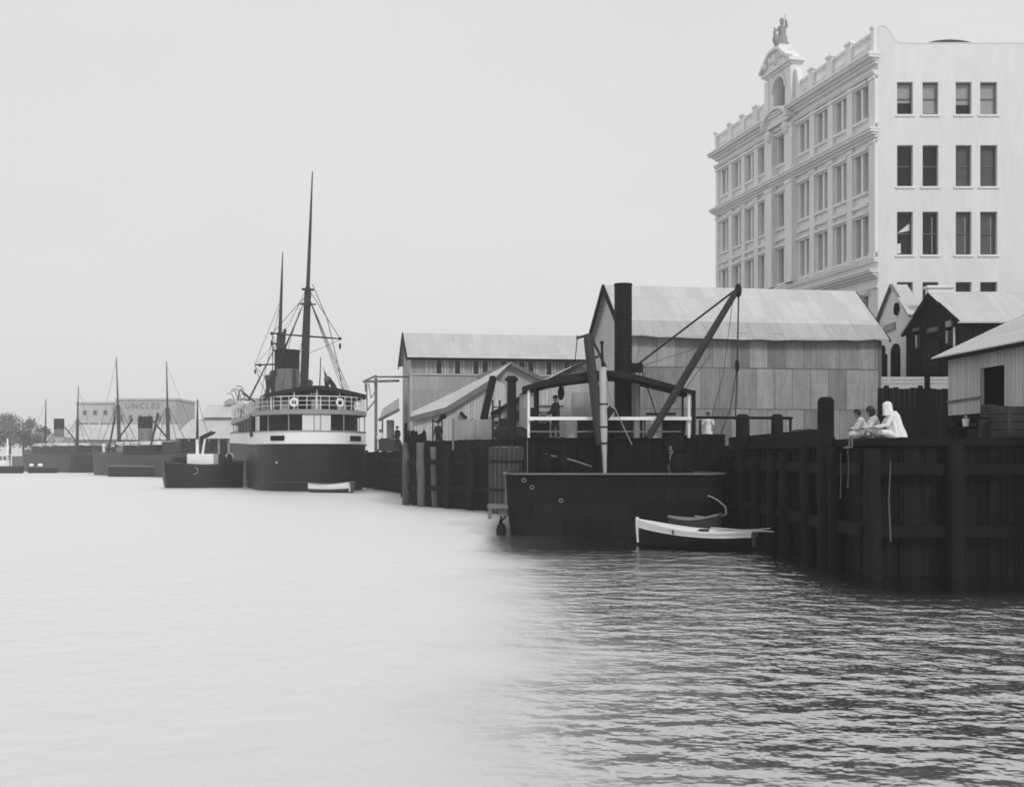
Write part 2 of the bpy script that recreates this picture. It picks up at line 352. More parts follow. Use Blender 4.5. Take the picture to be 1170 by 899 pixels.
# tall mooring posts standing proud of the wharf edge
def post(name, label, px, py, D, r, z0=-.8, group=None, m_='pile'):
    c = P(px, py, D)
    o = MB().tube([(c.x, c.y, z0), (c.x, c.y, c.z-.12), (c.x, c.y, c.z-.05), (c.x, c.y, c.z)], [r*1.05, r, r*.9, r*.6], 14).build(name, m_, None, at=(c.x, c.y, z0), smooth=True)
    return tag(o, label, 'mooring post', group)
post('mooring_post', 'tall round topped timber pile beside the seated children', 943.5, 453.5, 34.0, .225)
post('mooring_post', 'short square shouldered post left of the other short post on the wharf edge', 848.5, 473, 46.5, .25, 3.45, 'short posts on the wharf edge')
post('mooring_post', 'short dark post on the wharf edge between the tall pile and its twin', 888, 473, 44.0, .21, 3.45, 'short posts on the wharf edge')
rl = MB().tube([G(796, 47.2, 4.52), G(850, 45.6, 4.46), G(905, 43.6, 4.38)], .055, 8)
for px, D in ((800, 47.1), (903, 43.7)): rl.tube([G(px, D, 3.48), G(px, D, 4.42)], .05, 8)
tag(rl.build('pipe_rail', 'black_iron', None, at=G(850, 45.6, 3.48)), 'thin dark pipe rail in front of the big iron shed', 'railing')
hp = MB(); c = G(918, 42, 3.5)
for k in range(5): hp.ball(c+Vector((rnd.uniform(-.5, .5), rnd.uniform(-.3, .3), .08)), (rnd.uniform(.5, .75), .6, rnd.uniform(.28, .46)), 14, 8)
tag(hp.build('covered_heap', 'canvas', None, at=c, smooth=True), 'low dark tarpaulin covered heap left of the tall pile', 'cargo')
# round planked mooring dolphin in front of the jetty
t = thing('mooring_dolphin', 'thick round planked dolphin left of the crane barge', 'dolphin', G(579, 65.2, 0))
m_ = MB(); c = G(579, 65.2, 0)
for k in range(22):
    a = 2*math.pi*k/22; q = c+Vector((math.cos(a)*.86, math.sin(a)*.86, 0)); zt = 3.55+rnd.uniform(-.1, .08)
    m_.tube([q+Vector((0, 0, -.8)), q+Vector((0, 0, zt))], .125, 6)
m_.build('plank_ring', mat('dolphin_timber', .05, .85, .5, 1.3, (1, 1, .2), .4, 5, .012), t, smooth=True)
MB().lathe(c, [(.8, 3.0), (.8, 3.5), (.78, 3.56)], 22).build('cap', 'timber_mid', t)
for z in (1.2, 2.7): MB().lathe(c, [(1.0, z), (1.01, z+.02), (1.01, z+.12), (1.0, z+.14)], 24).build('iron_band', 'black_iron', t)
# ------------------------------------------------------------------ hull helper (level outlines, local +Y = ahead)
def outline(ys, yb, b, Ls, Lb, n=14, pe=2.0, pb=1.8):
    pts = []
    for i in range(n+1):                      # starboard stern -> amidships
        a = (math.pi/2)*i/n; pts.append((b*math.sin(a)**(2/pe), ys+Ls*(1-math.cos(a)**(2/pe))))
    for i in range(1, n+1):
        f = i/n; y = yb-Lb+Lb*f; pts.append((b*(1-f**pb)+.06*f, y))
    left = [(-x, y) for x, y in reversed(pts[1:])]
    return pts+left
def hull_mesh(levels, sheer, cap=True):
    """levels: (z, ys, yb, b, Ls, Lb)"""
    mb = MB(); rg = []
    for z, ys, yb, b, Ls, Lb in levels: rg.append([Vector((x, y, z+sheer(y)*max(0, min(1, z/3.)))) for x, y in outline(ys, yb, b, Ls, Lb)])
    mb.rings(rg, False)
    n = len(rg[0]); k = (len(rg)-1)*n
    if cap: mb.f.append(tuple(range(k, k+n)))
    return mb
# ------------------------------------------------------------------ crane barge
cb = thing('crane_barge', 'black steam crane barge with tall funnel, arched awning and slanting jib', 'barge', (4, 49, 0))
def ro(x0, x1, y0, y1, rad, n=6):
    pts = []
    for cx, cy, a0 in ((x1-rad, y1-rad, 0), (x0+rad, y1-rad, 90), (x0+rad, y0+rad, 180), (x1-rad, y0+rad, 270)):
        for i in range(n+1):
            a = R(a0+90*i/n); pts.append((cx+rad*math.cos(a), cy+rad*math.sin(a)))
    return pts
h = MB()
h.rings([[Vector((x, y, z)) for x, y in ro(-.22+ins, 8.1-ins, 46.5+ins*.6, 51.7-ins, .75)] for z, ins in ((-.8, .35), (0, .18), (.9, .04), (1.7, 0), (2.32, -.03))])
hull = h.build('hull', 'hull_barge', cb, smooth=True)
rs = MB(); pts = [(x, y, 2.36) for x, y in ro(-.28, 8.16, 46.44, 51.76, .8)]
rs.sweep(pts+[pts[0]], .14, .07); rs.build('gunwale', 'timber_mid', cb)
MB().bar((-.22, 47.2, .95), (-.24, 47.2, 2.26), .09, .2).build('corner_strake', 'timber_mid', cb)
sp_ = MB().box(-.95, -.15, 47.0, 48.6, 1.02, 1.16); sp_.bar((-.85, 47.1, .62), (-.85, 47.1, 1.02), .14, .14); sp_.box(-.5, -.1, 47.2, 48.4, .72, 1.0)
sp_.build('stern_stage', 'timber_mid', cb)
rd = MB().tube([(-.32, 47.4, .98), (-.5, 47.4, .35)], .05, 6); rd.tube([(-.2, 47.4, .75), (-.5, 47.4, .4)], .04, 6); rd.ball((-.42, 47.4, .12), (.2, .3, .36), 10, 8)
rd.build('fender', 'black_iron', cb, smooth=True)
for x, z in ((.75, 1.85), (1.85, 1.35), (.45, 2.12)): MB().torus((x, 46.44, z), (0, 1, 0), .07, .025, 10, 6).build('mooring_ring', 'timber_mid', cb)
mh = MB(); mh.box(.62, 7.2, 48.6, 51.2, 2.3, 3.7)
for k in range(14): mh.box(.64+k*.47, .70+k*.47, 48.55, 48.6, 2.3, 3.68)
mh.box(.5, 7.3, 48.5, 51.3, 3.7, 3.76)
mh.build('engine_house', 'boards_dark', cb)
# arched awning
prof = [(597, 441.5), (612, 437), (625, 433), (650, 428), (672, 424.5), (690, 423), (705, 423.5), (725, 427), (745, 432.5), (768, 439), (792, 446)]
aw = MB(); top = []
for px, py in prof: top.append(P(px, py, 48.6))
rings_ = []
for p in top:
    th = .16+.16*max(0, 1-abs(p.x-3.0)/3.6)
    rings_.append([p+Vector((0, 0, -th)), p+Vector((0, 2.6, -th)), p+Vector((0, 2.6, .1)), p])
aw.rings(rings_); aw.build('awning', 'awning', cb)
for px, y0, D, r, m_ in ((604, 441, 48.75, .05, 'white_paint'), (611.5, 437, 48.9, .06, 'black_iron'), (614, 437, 51.0, .07, 'black_iron'), (787, 445, 48.75, .06, 'white_paint'), (792.5, 446, 48.8, .085, 'black_iron'), (780, 442, 51.0, .05, 'black_iron')):
    c = P(px, y0, D); MB().tube([(c.x, c.y, 2.35 if px in (604, 787) else 3.7), c], r, 8).build('awning_post', m_, cb)
rr = MB().bar(P(604, 478, 48.62), P(676, 478, 48.62), .07, .13).bar(P(676, 478, 48.62), P(790, 478, 48.62), .07, .13)
rr.build('hand_rail', 'white_paint', cb)
MB().bar(P(606, 493, 48.64), P(778, 493, 48.64), .04, .06).bar(P(640, 478, 48.64), P(640, 500, 48.64), .05).bar(P(735, 478, 48.64), P(735, 500, 48.64), .05).build('lower_rail', 'timber_mid', cb)
MB().bar(P(606, 471, 50.9), P(640, 472, 50.9), .06, .09).bar(P(738, 473, 50.9), P(772, 473, 50.9), .06, .1).bar(P(606, 473, 49), P(614, 473, 49), .1, .5).build('back_rail', 'black_iron', cb)
fx = P(712, 325, 50)
fn = MB().lathe((fx.x, 50, 0), [(.37, 3.7), (.36, 5), (.36, 9.96), (.375, 9.97), (.375, 10.06), (.3, 10.06), (.3, 9.6)], 20)
for z in (5.6, 7.3, 8.8): fn.lathe((fx.x, 50, 0), [(.365, z), (.372, z+.01), (.372, z+.05), (.365, z+.06)], 20)
fn.build('funnel', 'black_iron', cb, smooth=True)
a, b_ = P(671.5, 383, 48.35), P(686.5, 508, 48.35)
ms = MB().tube([b_, a+(b_-a)*.05, a], [.21, .19, .15], 10); ms.bar(a+Vector((-.45, 0, -.12)), a+Vector((.15, 0, .05)), .1, .1)
ms.build('mast', 'spar', cb, smooth=True)
s0, s1 = P(691, 541, 48.1), P(688, 400, 48.3)
q = lambda f: s0+(s1-s0)*f
sp_ = MB().tube([q(0), q(.12), q(.3), q(.38), q(.86)], [.07, .09, .135, .15, .15], 10); sp_.build('pale_spar', 'timber_pale', cb, smooth=True)
bd = MB()
for f in (.245, .375, .56): bd.tube([q(f-.006), q(f+.006)], .165, 10)
bd.bar(q(.8)+Vector((-.1, 0, 0)), q(.8)+Vector((1.0, .6, .05)), .09, .14); bd.tube([q(.86), q(1.06)], .05, 8); bd.ball(q(1.06), .08, 8, 6)
bd.bar(q(.5)+Vector((0, 0, -.3)), q(.5)+Vector((.35, 0, .15)), .12, .3)
bd.build('iron_fitting', 'black_iron', cb)
j0, j1 = P(741, 500, 48.4), P(843.5, 329, 47.6)
jb = MB().tube([j0, j0+(j1-j0)*.45, j0+(j1-j0)*.97, j1], [.14, .155, .12, .09], 10); jb.build('jib', 'spar', cb, smooth=True)
MB().ball(j1+Vector((.0, 0, -.1)), (.14, .12, .28), 10, 8).build('jib_sheave', 'black_iron', cb, smooth=True)
k0 = P(727, 424, 50.2)
kp = MB().tube([(k0.x, k0.y, 3.7), k0], .16, 10); kp.build('king_post', 'timber_pale', cb, smooth=True)
MB().box(k0.x-.26, k0.x+.26, k0.y-.2, k0.y+.2, k0.z-.05, k0.z+.32).build('king_post_cap', 'black_iron', cb)
def line_(pts, r, name='stay', m_='rope', par=cb): return MB().tube(pts, r, 5).build(name, m_, par)
line_([k0+Vector((.1, 0, .3)), j1], .045); line_([k0+Vector((.2, 0, .1)), P(752, 480, 48.9)], .03)
line_([j1+Vector((.02, 0, -.2)), P(842.5, 415, 47.6), P(840, 480, 47.6)], .026, 'hoist_rope')
line_([j1+Vector((.0, 0, -.3)), P(842, 420, 47.6), P(834, 468, 47.6), P(822, 500, 47.8)], .02, 'hoist_rope')
MB().ball(P(842.2, 418, 47.6), (.09, .09, .26), 8, 6).build('hoist_block', 'black_iron', cb)
line_([P(838, 338, 47.7), P(826, 430, 48), P(813, 476, 48.2)], .012, 'hoist_rope')
line_([P(740, 492, 49), P(775, 455, 49.2), P(812, 405, 48)], .012); line_([P(733, 418, 50), P(790, 400, 50), P(815, 386, 47.9)], .01)
line_([a+Vector((.1, 0, 0)), P(692, 419, 48.3)], .055); line_([a+Vector((-.4, 0, 0)), P(657, 412, 50), P(640, 452, 50), P(634, 468, 50)], .02)
line_([P(688, 402, 48.4), P(697, 455, 48.4), P(722, 508, 48.5)], .022, m_='rope_pale'); line_([P(676, 400, 49.4), P(683, 440, 49), P(694, 462, 48.4)], .03)
MB().bar(P(631, 433, 50.4), P(672, 412, 50.0), .12, .12).bar(P(672, 412, 50), P(684, 407, 50), .1, .1).build('awning_brace', 'spar', cb)
MB().ball(P(641, 449, 50), (.14, .14, .3), 8, 6).build('pulley_block', 'black_iron', cb)
MB().tube([P(622, 519, 48.2), P(655, 526, 47.6), P(676, 533, 47.2)], [.05, .05, .03], 6).build('boat_hook', 'timber_mid', cb)
# winch, tank, white louvred box
wn = MB(); c = P(770, 506, 48.2)
wn.torus(c, (0, 1, 0), .3, .05, 18, 6)
for k in range(3):
    a_ = math.pi*k/3; d_ = Vector((math.cos(a_), 0, math.sin(a_)))*.3; wn.bar(c-d_, c+d_, .05)
wn.tube([c, c+Vector((0, .8, 0))], .18, 12); wn.build('winch_wheel', 'black_iron', cb)
t0, t1 = P(757, 478, 49), P(784, 505, 49)
tk = MB().rings([[Vector((x, y, z)) for x, y in ro(t0.x+i, t1.x-i, 48.7+i, 49.9-i, .2)] for z, i in ((3.55, .16), (3.8, .06), (4.5, 0), (4.55, -.03), (4.6, -.03))]); tk.build('water_tank', 'black_iron', cb, smooth=True)
lv = MB(); l0, l1 = P(743, 477, 49.4), P(756, 504, 49.4)
for k in range(7): lv.box(l0.x, l1.x, 49.2, 49.7, 3.74+k*.115, 3.74+k*.115+.075)
lv.box(l0.x+.04, l1.x-.04, 49.25, 49.65, 3.74, 4.5); lv.build('louvred_box', 'white_paint', cb)
dr = MB().box(*[v for v in (P(647, 0, 50.5).x, P(659.5, 0, 50.5).x)], 50.5, 50.6, 3.76, 4.62); dr.build('hatch_board', 'white_paint', cb)
MB().box(P(659.5, 0, 50.5).x+.02, P(737, 0, 50.5).x, 50.3, 51.1, 3.76, 4.55).build('coal_bunker', 'black_iron', cb)
MB().box(P(606, 0, 50).x, P(628, 0, 50).x, 49.6, 51.0, 3.76, 4.45).build('engine_casing', 'black_iron', cb)
for i, (x, y) in enumerate(((1.3, 47.6), (2.0, 47.9), (6.4, 47.5))):
    br = MB().lathe((x, y, 0), [(.2, 2.33), (.27, 2.6), (.28, 2.75), (.26, 2.95), (.2, 3.12), (.16, 3.12), (.16, 3.09)], 14)
    tag(br.build('barrel', 'dark_timber', None, at=(x, y, 2.33), smooth=True), ['dark barrel on the barge deck nearest its left end', 'dark barrel on the barge deck beside the leftmost barrel', 'dark barrel on the barge deck near its hanging chain'][i], 'barrel')
ch = MB()
for k in range(9): ch.torus(P(766+rnd.uniform(-1.5, 1.5), 512+k*4.1, 48.0), (rnd.uniform(-1, 1), .5, rnd.uniform(-.3, .3)), .07, .02, 8, 5)
ch.build('hanging_chain', 'grey_paint', cb)
# ------------------------------------------------------------------ small boats
def rowboat(name, label, bow, stern, hw, free, m_out, m_in, group=None, seats=3, transom=.25, strake=0):
    """open boat from bow point to stern point (world, at gunwale height); copies have parts hull, gunwale, thwart"""
    bow, stern = Vector(bow), Vector(stern); mid = (bow+stern)/2
    L = (stern-bow).length; d = (stern-bow).normalized(); d2 = Vector((d.x, d.y, 0)).normalized(); sd_ = Vector((-d2.y, d2.x, 0))
    t = thing(name, label, 'boat', (mid.x, mid.y, 0), 0, group)
    def prof(f): # half width
        return hw*(math.sin(math.pi*min(1, f*.62+.0))**.75 if f < .8 else (math.sin(math.pi*.8*.62)**.75)*(1-(f-.8)/.2*(1-transom)))+.015
    st = 14; outer = []; inner = []; gun = []
    for i in range(st+1):
        f = i/st; c = bow+(stern-bow)*f; zg = bow.z+(stern.z-bow.z)*f-.16*math.sin(math.pi*f)*free
        b_ = prof(f); kz = -.12+.5*max(0, .12-f)*4
        o = []; inn = []
        for s_ in (-1, 1):
            col = [(b_, zg), (b_*.97, zg*.7), (b_*.8, zg*.35), (b_*.42, .03+kz*.3), (0.0, kz)]
            coli = [(max(.005, b_-.04), zg), (max(.005, b_*.93-.04), zg*.7+.03), (max(.004, b_*.76-.04), zg*.35+.06), (max(.003, b_*.4-.02), .1), (0, .1)]
            seq = col if s_ == -1 else col[::-1][1:]; seqi = coli if s_ == -1 else coli[::-1][1:]
            o += [Vector((c.x, c.y, 0))+sd_*s_*x+Vector((0, 0, z)) for x, z in seq]
            inn += [Vector((c.x, c.y, 0))+sd_*s_*x+Vector((0, 0, z)) for x, z in seqi]
        outer.append(o); inner.append(inn); gun.append((o[0], o[-1]))
    mb = MB(); k = len(outer[0])
    for rg, flip in ((outer, False),):
        base = len(mb.v)
        for r_ in rg: mb.v += r_
        for i in range(st):
            for j in range(k-1):
                q_ = (base+i*k+j, base+i*k+j+1, base+(i+1)*k+j+1, base+(i+1)*k+j); mb.f.append(q_)
        mb.f.append(tuple(base+st*k+j for j in range(k))); mb.f.append(tuple(base+j for j in reversed(range(k))))
    mb.build('hull', m_out, t, smooth=True)
    if strake:
        for e0, e1, sg in ((0, 1, -1), (-1, -2, 1)):
            sm_ = MB(); rows = []
            for o in outer:
                p0, p1 = o[e0], o[e0]+(o[e1]-o[e0])*min(1, strake); n_ = sd_*sg*.012
                if strake > 1:
                    e2 = e1+(1 if e0 == 0 else -1); p2 = o[e1]+(o[e2]-o[e1])*(strake-1)
                    rows.append([p0+n_, p1+n_, p2+n_, p2-n_*2, p1-n_*2, p0-n_*2])
                else: rows.append([p0+n_, p1+n_, p1-n_*2, p0-n_*2])
            sm_.rings(rows).build('sheer_strake', 'white_paint', t)
    mi = MB(); base = 0
    for r_ in inner: mi.v += r_
    for i in range(st):
        for j in range(k-1): mi.f.append((i*k+j, (i+1)*k+j, (i+1)*k+j+1, i*k+j+1))
    mi.f.append(tuple(st*k+j for j in range(k)))
    mi.build('lining', m_in, t, smooth=True)
    g = MB()
    for s_ in (0, 1): g.sweep([p[s_]+Vector((0, 0, .015)) for p in gun], .09, .06)
    g.bar(gun[-1][0], gun[-1][1], .07, .08); g.build('gunwale', m_in, t)
    for i in range(seats):
        f = .22+.56*i/max(1, seats-1); ii = int(f*st); a = inner[ii][1]; b_ = inner[ii][-2]
        MB().bar(a+Vector((0, 0, -.02)), b_+Vector((0, 0, -.02)), .24, .035).build('thwart', m_in, t)
    return t
bow = P(729, 594, 41.5); stern = P(862, 607.5, 39.6)
rb = rowboat('rowing_boat', 'open rowing boat with whitish inside and dark hull, beside the crane barge', bow, stern, .78, 1.0, 'hull_barge', 'white_paint', transom=.45, strake=.95)
MB().tube([bow+Vector((0, 0, -.75)), bow+Vector((-.02, 0, -.2)), bow+Vector((-.03, 0, .1))], [.04, .06, .05], 8).build('stem_post', 'white_paint', rb, smooth=True)
for i, (f, s_) in enumerate(((.3, 1), (.5, 1), (.62, 1))):
    c = bow+(stern-bow)*f+Vector((0, -.66, -.24)); MB().torus(c, (0, 1, .2), .07, .025, 10, 6).build('rope_fender', 'rope', rb)
oar = MB().tube([P(812, 603, 40.0), P(850, 606, 39.4), P(872, 606.5, 39.1)], .03, 8); oar.bar(P(868, 606.2, 39.15), P(884, 607.2, 38.95), .16, .03); oar.tube([P(818, 606.2, 40.1), P(860, 605.2, 39.6), P(880, 603.5, 39.3)], .022, 6)
tag(oar.build('oar', 'timber_pale', None, at=P(850, 606, 39.4)), 'pair of pale oars lying over the stern of the open rowing boat', 'oars')
coil = MB()
for k in range(4): coil.torus(P(800+k*1.5, 607-k*.4, 40.5)+Vector((0, 0, -.1+.04*k)), (0, .1, 1), .2-.015*k, .03, 16, 6)
tag(coil.build('rope_coil', 'rope', None, at=P(802, 608, 40.5)), 'dark coil of rope lying in the whitish rowing boat', 'rope')
d0, d1 = P(764, 590, 45.0), P(822, 588, 44.3)
dg = rowboat('dinghy', 'small dull grey dinghy half hidden behind the whitish rowing boat', d0, d1, .55, .8, 'hull_grey', 'grey_paint', seats=2, transom=.7)
lp = MB().tube([P(809, 566, 45.9), P(820, 571, 45.4), P(829, 579, 45), P(830, 587, 44.7), P(823, 591, 44.5), P(812, 592, 44.4), P(794, 589.5, 44.5)], .03, 6)
tag(lp.build('mooring_line', 'rope_pale', None, at=P(829, 582, 45)), 'slack mooring line looping down to the small grey dinghy', 'rope')
wd = rowboat('dinghy', 'white dinghy floating under the stern of the big steamer', P(352, 552, 103.5), P(402, 550.5, 102.5), .75, .9, 'hull_grey', 'grey_paint', seats=2, transom=.8, strake=1.75)
MB().box(wd.location.x+1.75, wd.location.x+1.83, 102.0, 103.0, .12, .8).build('transom', 'white_paint', wd)
# ------------------------------------------------------------------ big steamer (local +Y ahead)
ax = Vector((-.30, 1, 0)).normalized(); so_ = Vector((-16.55, 106, 0)); rz = math.atan2(.30, 1)
st = thing('steamship', 'large black hulled steamship with white stern band, seen from astern', 'ship', so_, rz)
B = lambda *a, **k: None
def SL(x, y, z):   # local -> world
    return so_+ax*y+Vector((ax.y, -ax.x, 0))*x+Vector((0, 0, z))
def inv(p):        # world -> local
    d = Vector(p)-so_; return Vector((d.dot(Vector((ax.y, -ax.x, 0))), d.dot(ax), d.z))
sh = lambda y: 1.6*max(0, (y-22)/34)**2
Lb_ = 22
lv = [(-1, 1.6, 54, 4.6, 7.4, 18), (0, .9, 54.5, 4.88, 7.3, 18), (.12, .85, 54.5, 4.89, 7.3, 18), (1.0, .6, 55, 4.92, 7.2, 17), (2.2, .35, 55.3, 4.95, 7.1, 16), (3.2, .2, 55.6, 4.97, 7.1, 16), (4.12, 0, 56, 5.0, 7, 16)]
hull_mesh(lv, sh).build('hull', 'hull_black', st, False, True)
def band(z0, z1, o0, o1, th=.08):
    mb = MB(); r0 = outline(*o0); r1 = outline(*o1); n = len(r0)
    A = [Vector((x, y, z0+sh(y))) for x, y in r0]; Bq = [Vector((x, y, z1+sh(y))) for x, y in r1]
    Ci = [Vector((x*(1-th/4.6), y+th if y < 20 else y-th*.5, z1+sh(y))) for x, y in r1]; Di = [Vector((x*(1-th/4.6), y+th if y < 20 else y-th*.5, z0+sh(y))) for x, y in r0]
    mb.rings([A, Bq, Ci, Di], False, True); return mb
oo = lambda ins: (ins, 56-ins, 5.04-ins, 7, 16)
band(4.12, 5.25, oo(0), oo(.04)).build('bulwark', 'white_paint', st, False, True)
band(4.0, 4.14, oo(-.06), oo(-.06), .1).build('rubbing_strake', 'hull_black', st, False, True)
band(5.22, 5.30, oo(-.04), oo(-.04), .14).build('bulwark_rail', 'grey_paint', st, False, True)
ws = lv[1]
band(.75, .83, (.6, 55, 4.94, 7.25, 17), (.58, 55, 4.94, 7.25, 17), .1).build('lower_strake', 'hull_grey', st, False, True)
dk = MB(); rg = outline(.3, 55, 4.8, 7, 16); dk.rings([[Vector((x, y, z+sh(y))) for x, y in rg] for z in (4.13, 4.2)]); dk.build('main_deck', 'timber_mid', st, False)
# inner house, dark, with posts and white canvas screens
ih = MB(); rg = outline(1.1, 48, 4.3, 6, 10); ih.rings([[Vector((x, y, z)) for x, y in rg] for z in (4.2, 6.75)]); ih.build('deck_house', 'black_iron', st, False)
ud = MB(); rg = outline(-.05, 50, 5.08, 7, 12); ud.rings([[Vector((x, y, z)) for x, y in rg] for z in (6.72, 7.12)]); ud.build('upper_deck', 'grey_paint', st, False, True)
rg = outline(.12, 50, 4.9, 7, 12)
idx = [i for i in range(len(rg)) if i % 4 == 0]
for i in idx: x, y = rg[i]; MB().tube([(x, y, 5.2), (x, y, 6.73)], .055, 6).build('deck_post', 'grey_paint', st, False)
for k in range(1, 8):
    for s in (-1, 1): MB().tube([(s*4.92, 7.5+k*4, 5.2), (s*4.92, 7.5+k*4, 6.73)], .055, 6).build('deck_post', 'grey_paint', st, False)
def on_outline(px, D0=107):   # nearest stern outline point showing at photo column px
    best = None; rgq = outline(0, 56, 5.04, 7, 16, 60)
    for x, y in rgq:
        if y > 12: continue
        q = SL(x, y, 0); pxx = CX+q.x/q.y*F
        if best is None or abs(pxx-px) < best[0]: best = (abs(pxx-px), x, y)
    return best[1], best[2]
def panel(pxs, z0, z1, name, m_, out=.05):
    pts = [on_outline(p) for p in pxs]; mb = MB(); r = []
    for x, y in pts:
        n_ = Vector((x/5.0, -(7-y)/7 if y < 7 else 0, 0)).normalized(); p = Vector((x, y, 0))
        r.append([p+n_*out+Vector((0, 0, z0)), p+n_*out+Vector((0, 0, z1)), p+n_*(out-.05)+Vector((0, 0, z1)), p+n_*(out-.05)+Vector((0, 0, z0))])
    mb.rings(r); return mb.build(name, m_, st, False)
panel([346, 354, 362, 370, 379], 5.3, 6.66, 'canvas_screen', 'blind_white', -.1)
panel([284, 289, 295], 5.3, 6.66, 'canvas_screen', 'blind_white', -.1)
panel([309, 314, 319, 325], 4.42, 4.86, 'mooring_port', 'shade_black')
panel([400, 404, 408, 412], 4.42, 4.86, 'mooring_port', 'shade_black')
for k in range(6):
    xx, yy = on_outline(309+3*k if k < 5 else 324)
# rails of the upper deck
rl = MB(); rg = outline(.12, 50, 4.95, 7, 12, 20)
R3 = [Vector((x, y, 0)) for x, y in rg]
for zz, r in ((7.5, .022), (7.88, .022), (8.28, .035)): rl.tube([p+Vector((0, 0, zz)) for p in R3]+[R3[0]+Vector((0, 0, zz))], r, 5)
stn = [R3[i] for i in range(0, len(R3), 2)]+[Vector((s*4.95, 7.2+k*2.2, 0)) for k in range(1, 14) for s in (-1, 1)]
for p in stn: rl.tube([p+Vector((0, 0, 7.1)), p+Vector((0, 0, 8.28))], .03, 5)
rl.build('railing', 'white_paint', st, False)
for px in (337, 388):
    x, y = on_outline(px); n_ = Vector((x/5.0, -1, 0)).normalized(); c = Vector((x, y, 7.72))+n_*.12
    o = MB().torus(c, n_, .3, .1, 20, 8).build('life_ring', 'white_paint', st, False, True)
# awning over the poop: a low tent with dark edge
ta = MB(); nA = 9
def tent(y, z_off=0): return [(x*4.4, y, 9.35-.8*abs(x)**1.3+z_off) for x in [-1+2*i/nA for i in range(nA+1)]]
ys = (2.2, 8.8); r_ = []
for y in ys:
    a = [Vector(p) for p in tent(y)]; b_ = [Vector((p[0], p[1], p[2]-.36)) for p in tent(y)][::-1]; r_.append(a+b_)
ta.rings(r_); ta.build('poop_awning', 'awning', st, False)
tp = MB()
for x in (-4.0, -2, 0, 2, 4.0):
    for y in (2.4, 8.6): tp.tube([(x, y, 7.1), (x, y, 9.1-.8*abs(x/4.4)**1.3)], .05, 6)
tp.build('awning_post', 'white_paint', st, False)
for x0, x1, y, z0, z1 in ((.7, 2.2, 4.2, 7.7, 8.55), (-3.9, -2.6, 5.5, 7.2, 8.1), (3.0, 3.9, 6, 7.2, 8.6), (-.4, .5, 3.0, 7.12, 8.1), (1.9, 2.6, 2.4, 7.12, 7.9), (-3.1, -2.3, 3.4, 7.12, 8.0), (-1.9, -1.2, 6, 7.12, 8.5)): MB().box(x0, x1, y, y+.6, z0, z1).build('deck_locker', 'grey_paint', st, False)
dh = MB(); dh.box(-3.2, 2.6, 6, 8.6, 7.12, 8.3); dh.box(-2.0, 2.0, 11, 28, 7.12, 9.0); dh.build('upper_house', 'spar', st, False)
bh = MB(); bh.box(-3.4, 3.4, 35, 41, 7.12, 9.6); bh.box(-4.4, 4.4, 37, 40, 9.6, 9.75); bh.build('bridge_house', 'grey_paint', st, False)
for x, y, hh, r in ((-2.9, 12, 10.9, .3), (2.8, 16, 10.7, .3), (-2.6, 20, 11.0, .3), (2.4, 27, 11.0, .33), (1.6, 4.5, 8.3, .25), (-2.3, 5.2, 8.4, .25)):
    MB().tube([(x, y, 7.1), (x, y, hh-.8), (x, y-.15, hh-.25), (x, y-.6, hh)], [r*.7, r*.7, r*.9, r*1.3], 10).build('ventilator', 'spar', st, False, True)
# funnel
fc = inv(P(328, 500, 128)); zt = P(328, 400, 128).z
f1 = MB().lathe((fc.x, fc.y, 0), [(1.38, 7), (1.34, 9), (1.3, zt-2.0)], 24); f1.build('funnel', 'funnel', st, False, True)
f2 = MB().lathe((fc.x, fc.y, 0), [(1.31, zt-2.0), (1.31, zt-.15), (1.37, zt-.13), (1.37, zt), (1.15, zt), (1.15, zt-1)], 24)
f2.build('funnel_top', 'black_iron', st, False, True)
sp_ = MB().tube([(fc.x+.6, fc.y-1.6, 7), (fc.x+.6, fc.y-1.6, zt-2.0)], .14, 8); sp_.tube([(fc.x+1.5, fc.y-1.1, 7), (fc.x+1.5, fc.y-1.1, zt-.6)], .12, 8); sp_.build('steam_pipe', 'spar', st, False)
# masts
def mast(px0, py0, D0, px1, py1, D1, rb_, rt, name='mast'):
    a, b_ = P(px0, py0, D0), P(px1, py1, D1)
    a = a+(b_-a)*((7-a.z)/(b_.z-a.z)); q = lambda f: inv(a+(b_-a)*f)
    m_ = MB().tube([q(0), q(.3), q(.52), q(.535), q(.75), q(1)], [rb_, rb_*.95, rb_*.75, rb_*.45, rb_*.34, rt], 10)
    m_.tube([q(.515), q(.525)], rb_*1.4, 10); m_.bar(q(.46)+Vector((-.8, 0, 0)), q(.46)+Vector((.8, 0, 0)), .14, .12); m_.tube([q(.455), q(.465)], rb_*1.2, 10)
    m_.build(name, 'spar', st, False, True); return q
q1 = mast(347, 450, 115, 357, 196, 112.5, .40, .05)
q2 = mast(317, 470, 136, 323, 288, 134, .46, .05)
ya, yb = inv(P(310.5, 381, 114.6)), inv(P(388.5, 387, 114.4)); yd = MB().tube([ya, (ya+yb)/2, yb], [.06, .1, .07], 6)
yc, ye = inv(P(291.5, 417, 134.0)), inv(P(322, 416, 134.0)); y2_ = MB().tube([yc, ye], [.09, .11], 6)
for p, l, q_ in ((yb, .7, yd), (ya, .9, yd), (yc, .7, y2_)): q_.ball(p+Vector((0, 0, -l)), (.12, .12, 0.3), 8, 6)
yd.ball(ya, .16, 8, 6); yd.ball(yb, .16, 8, 6); y2_.ball(inv(P(297, 417, 134.0)), .2, 8, 6)
yd.build('yard', 'spar', st, False); y2_.build('yard', 'spar', st, False)
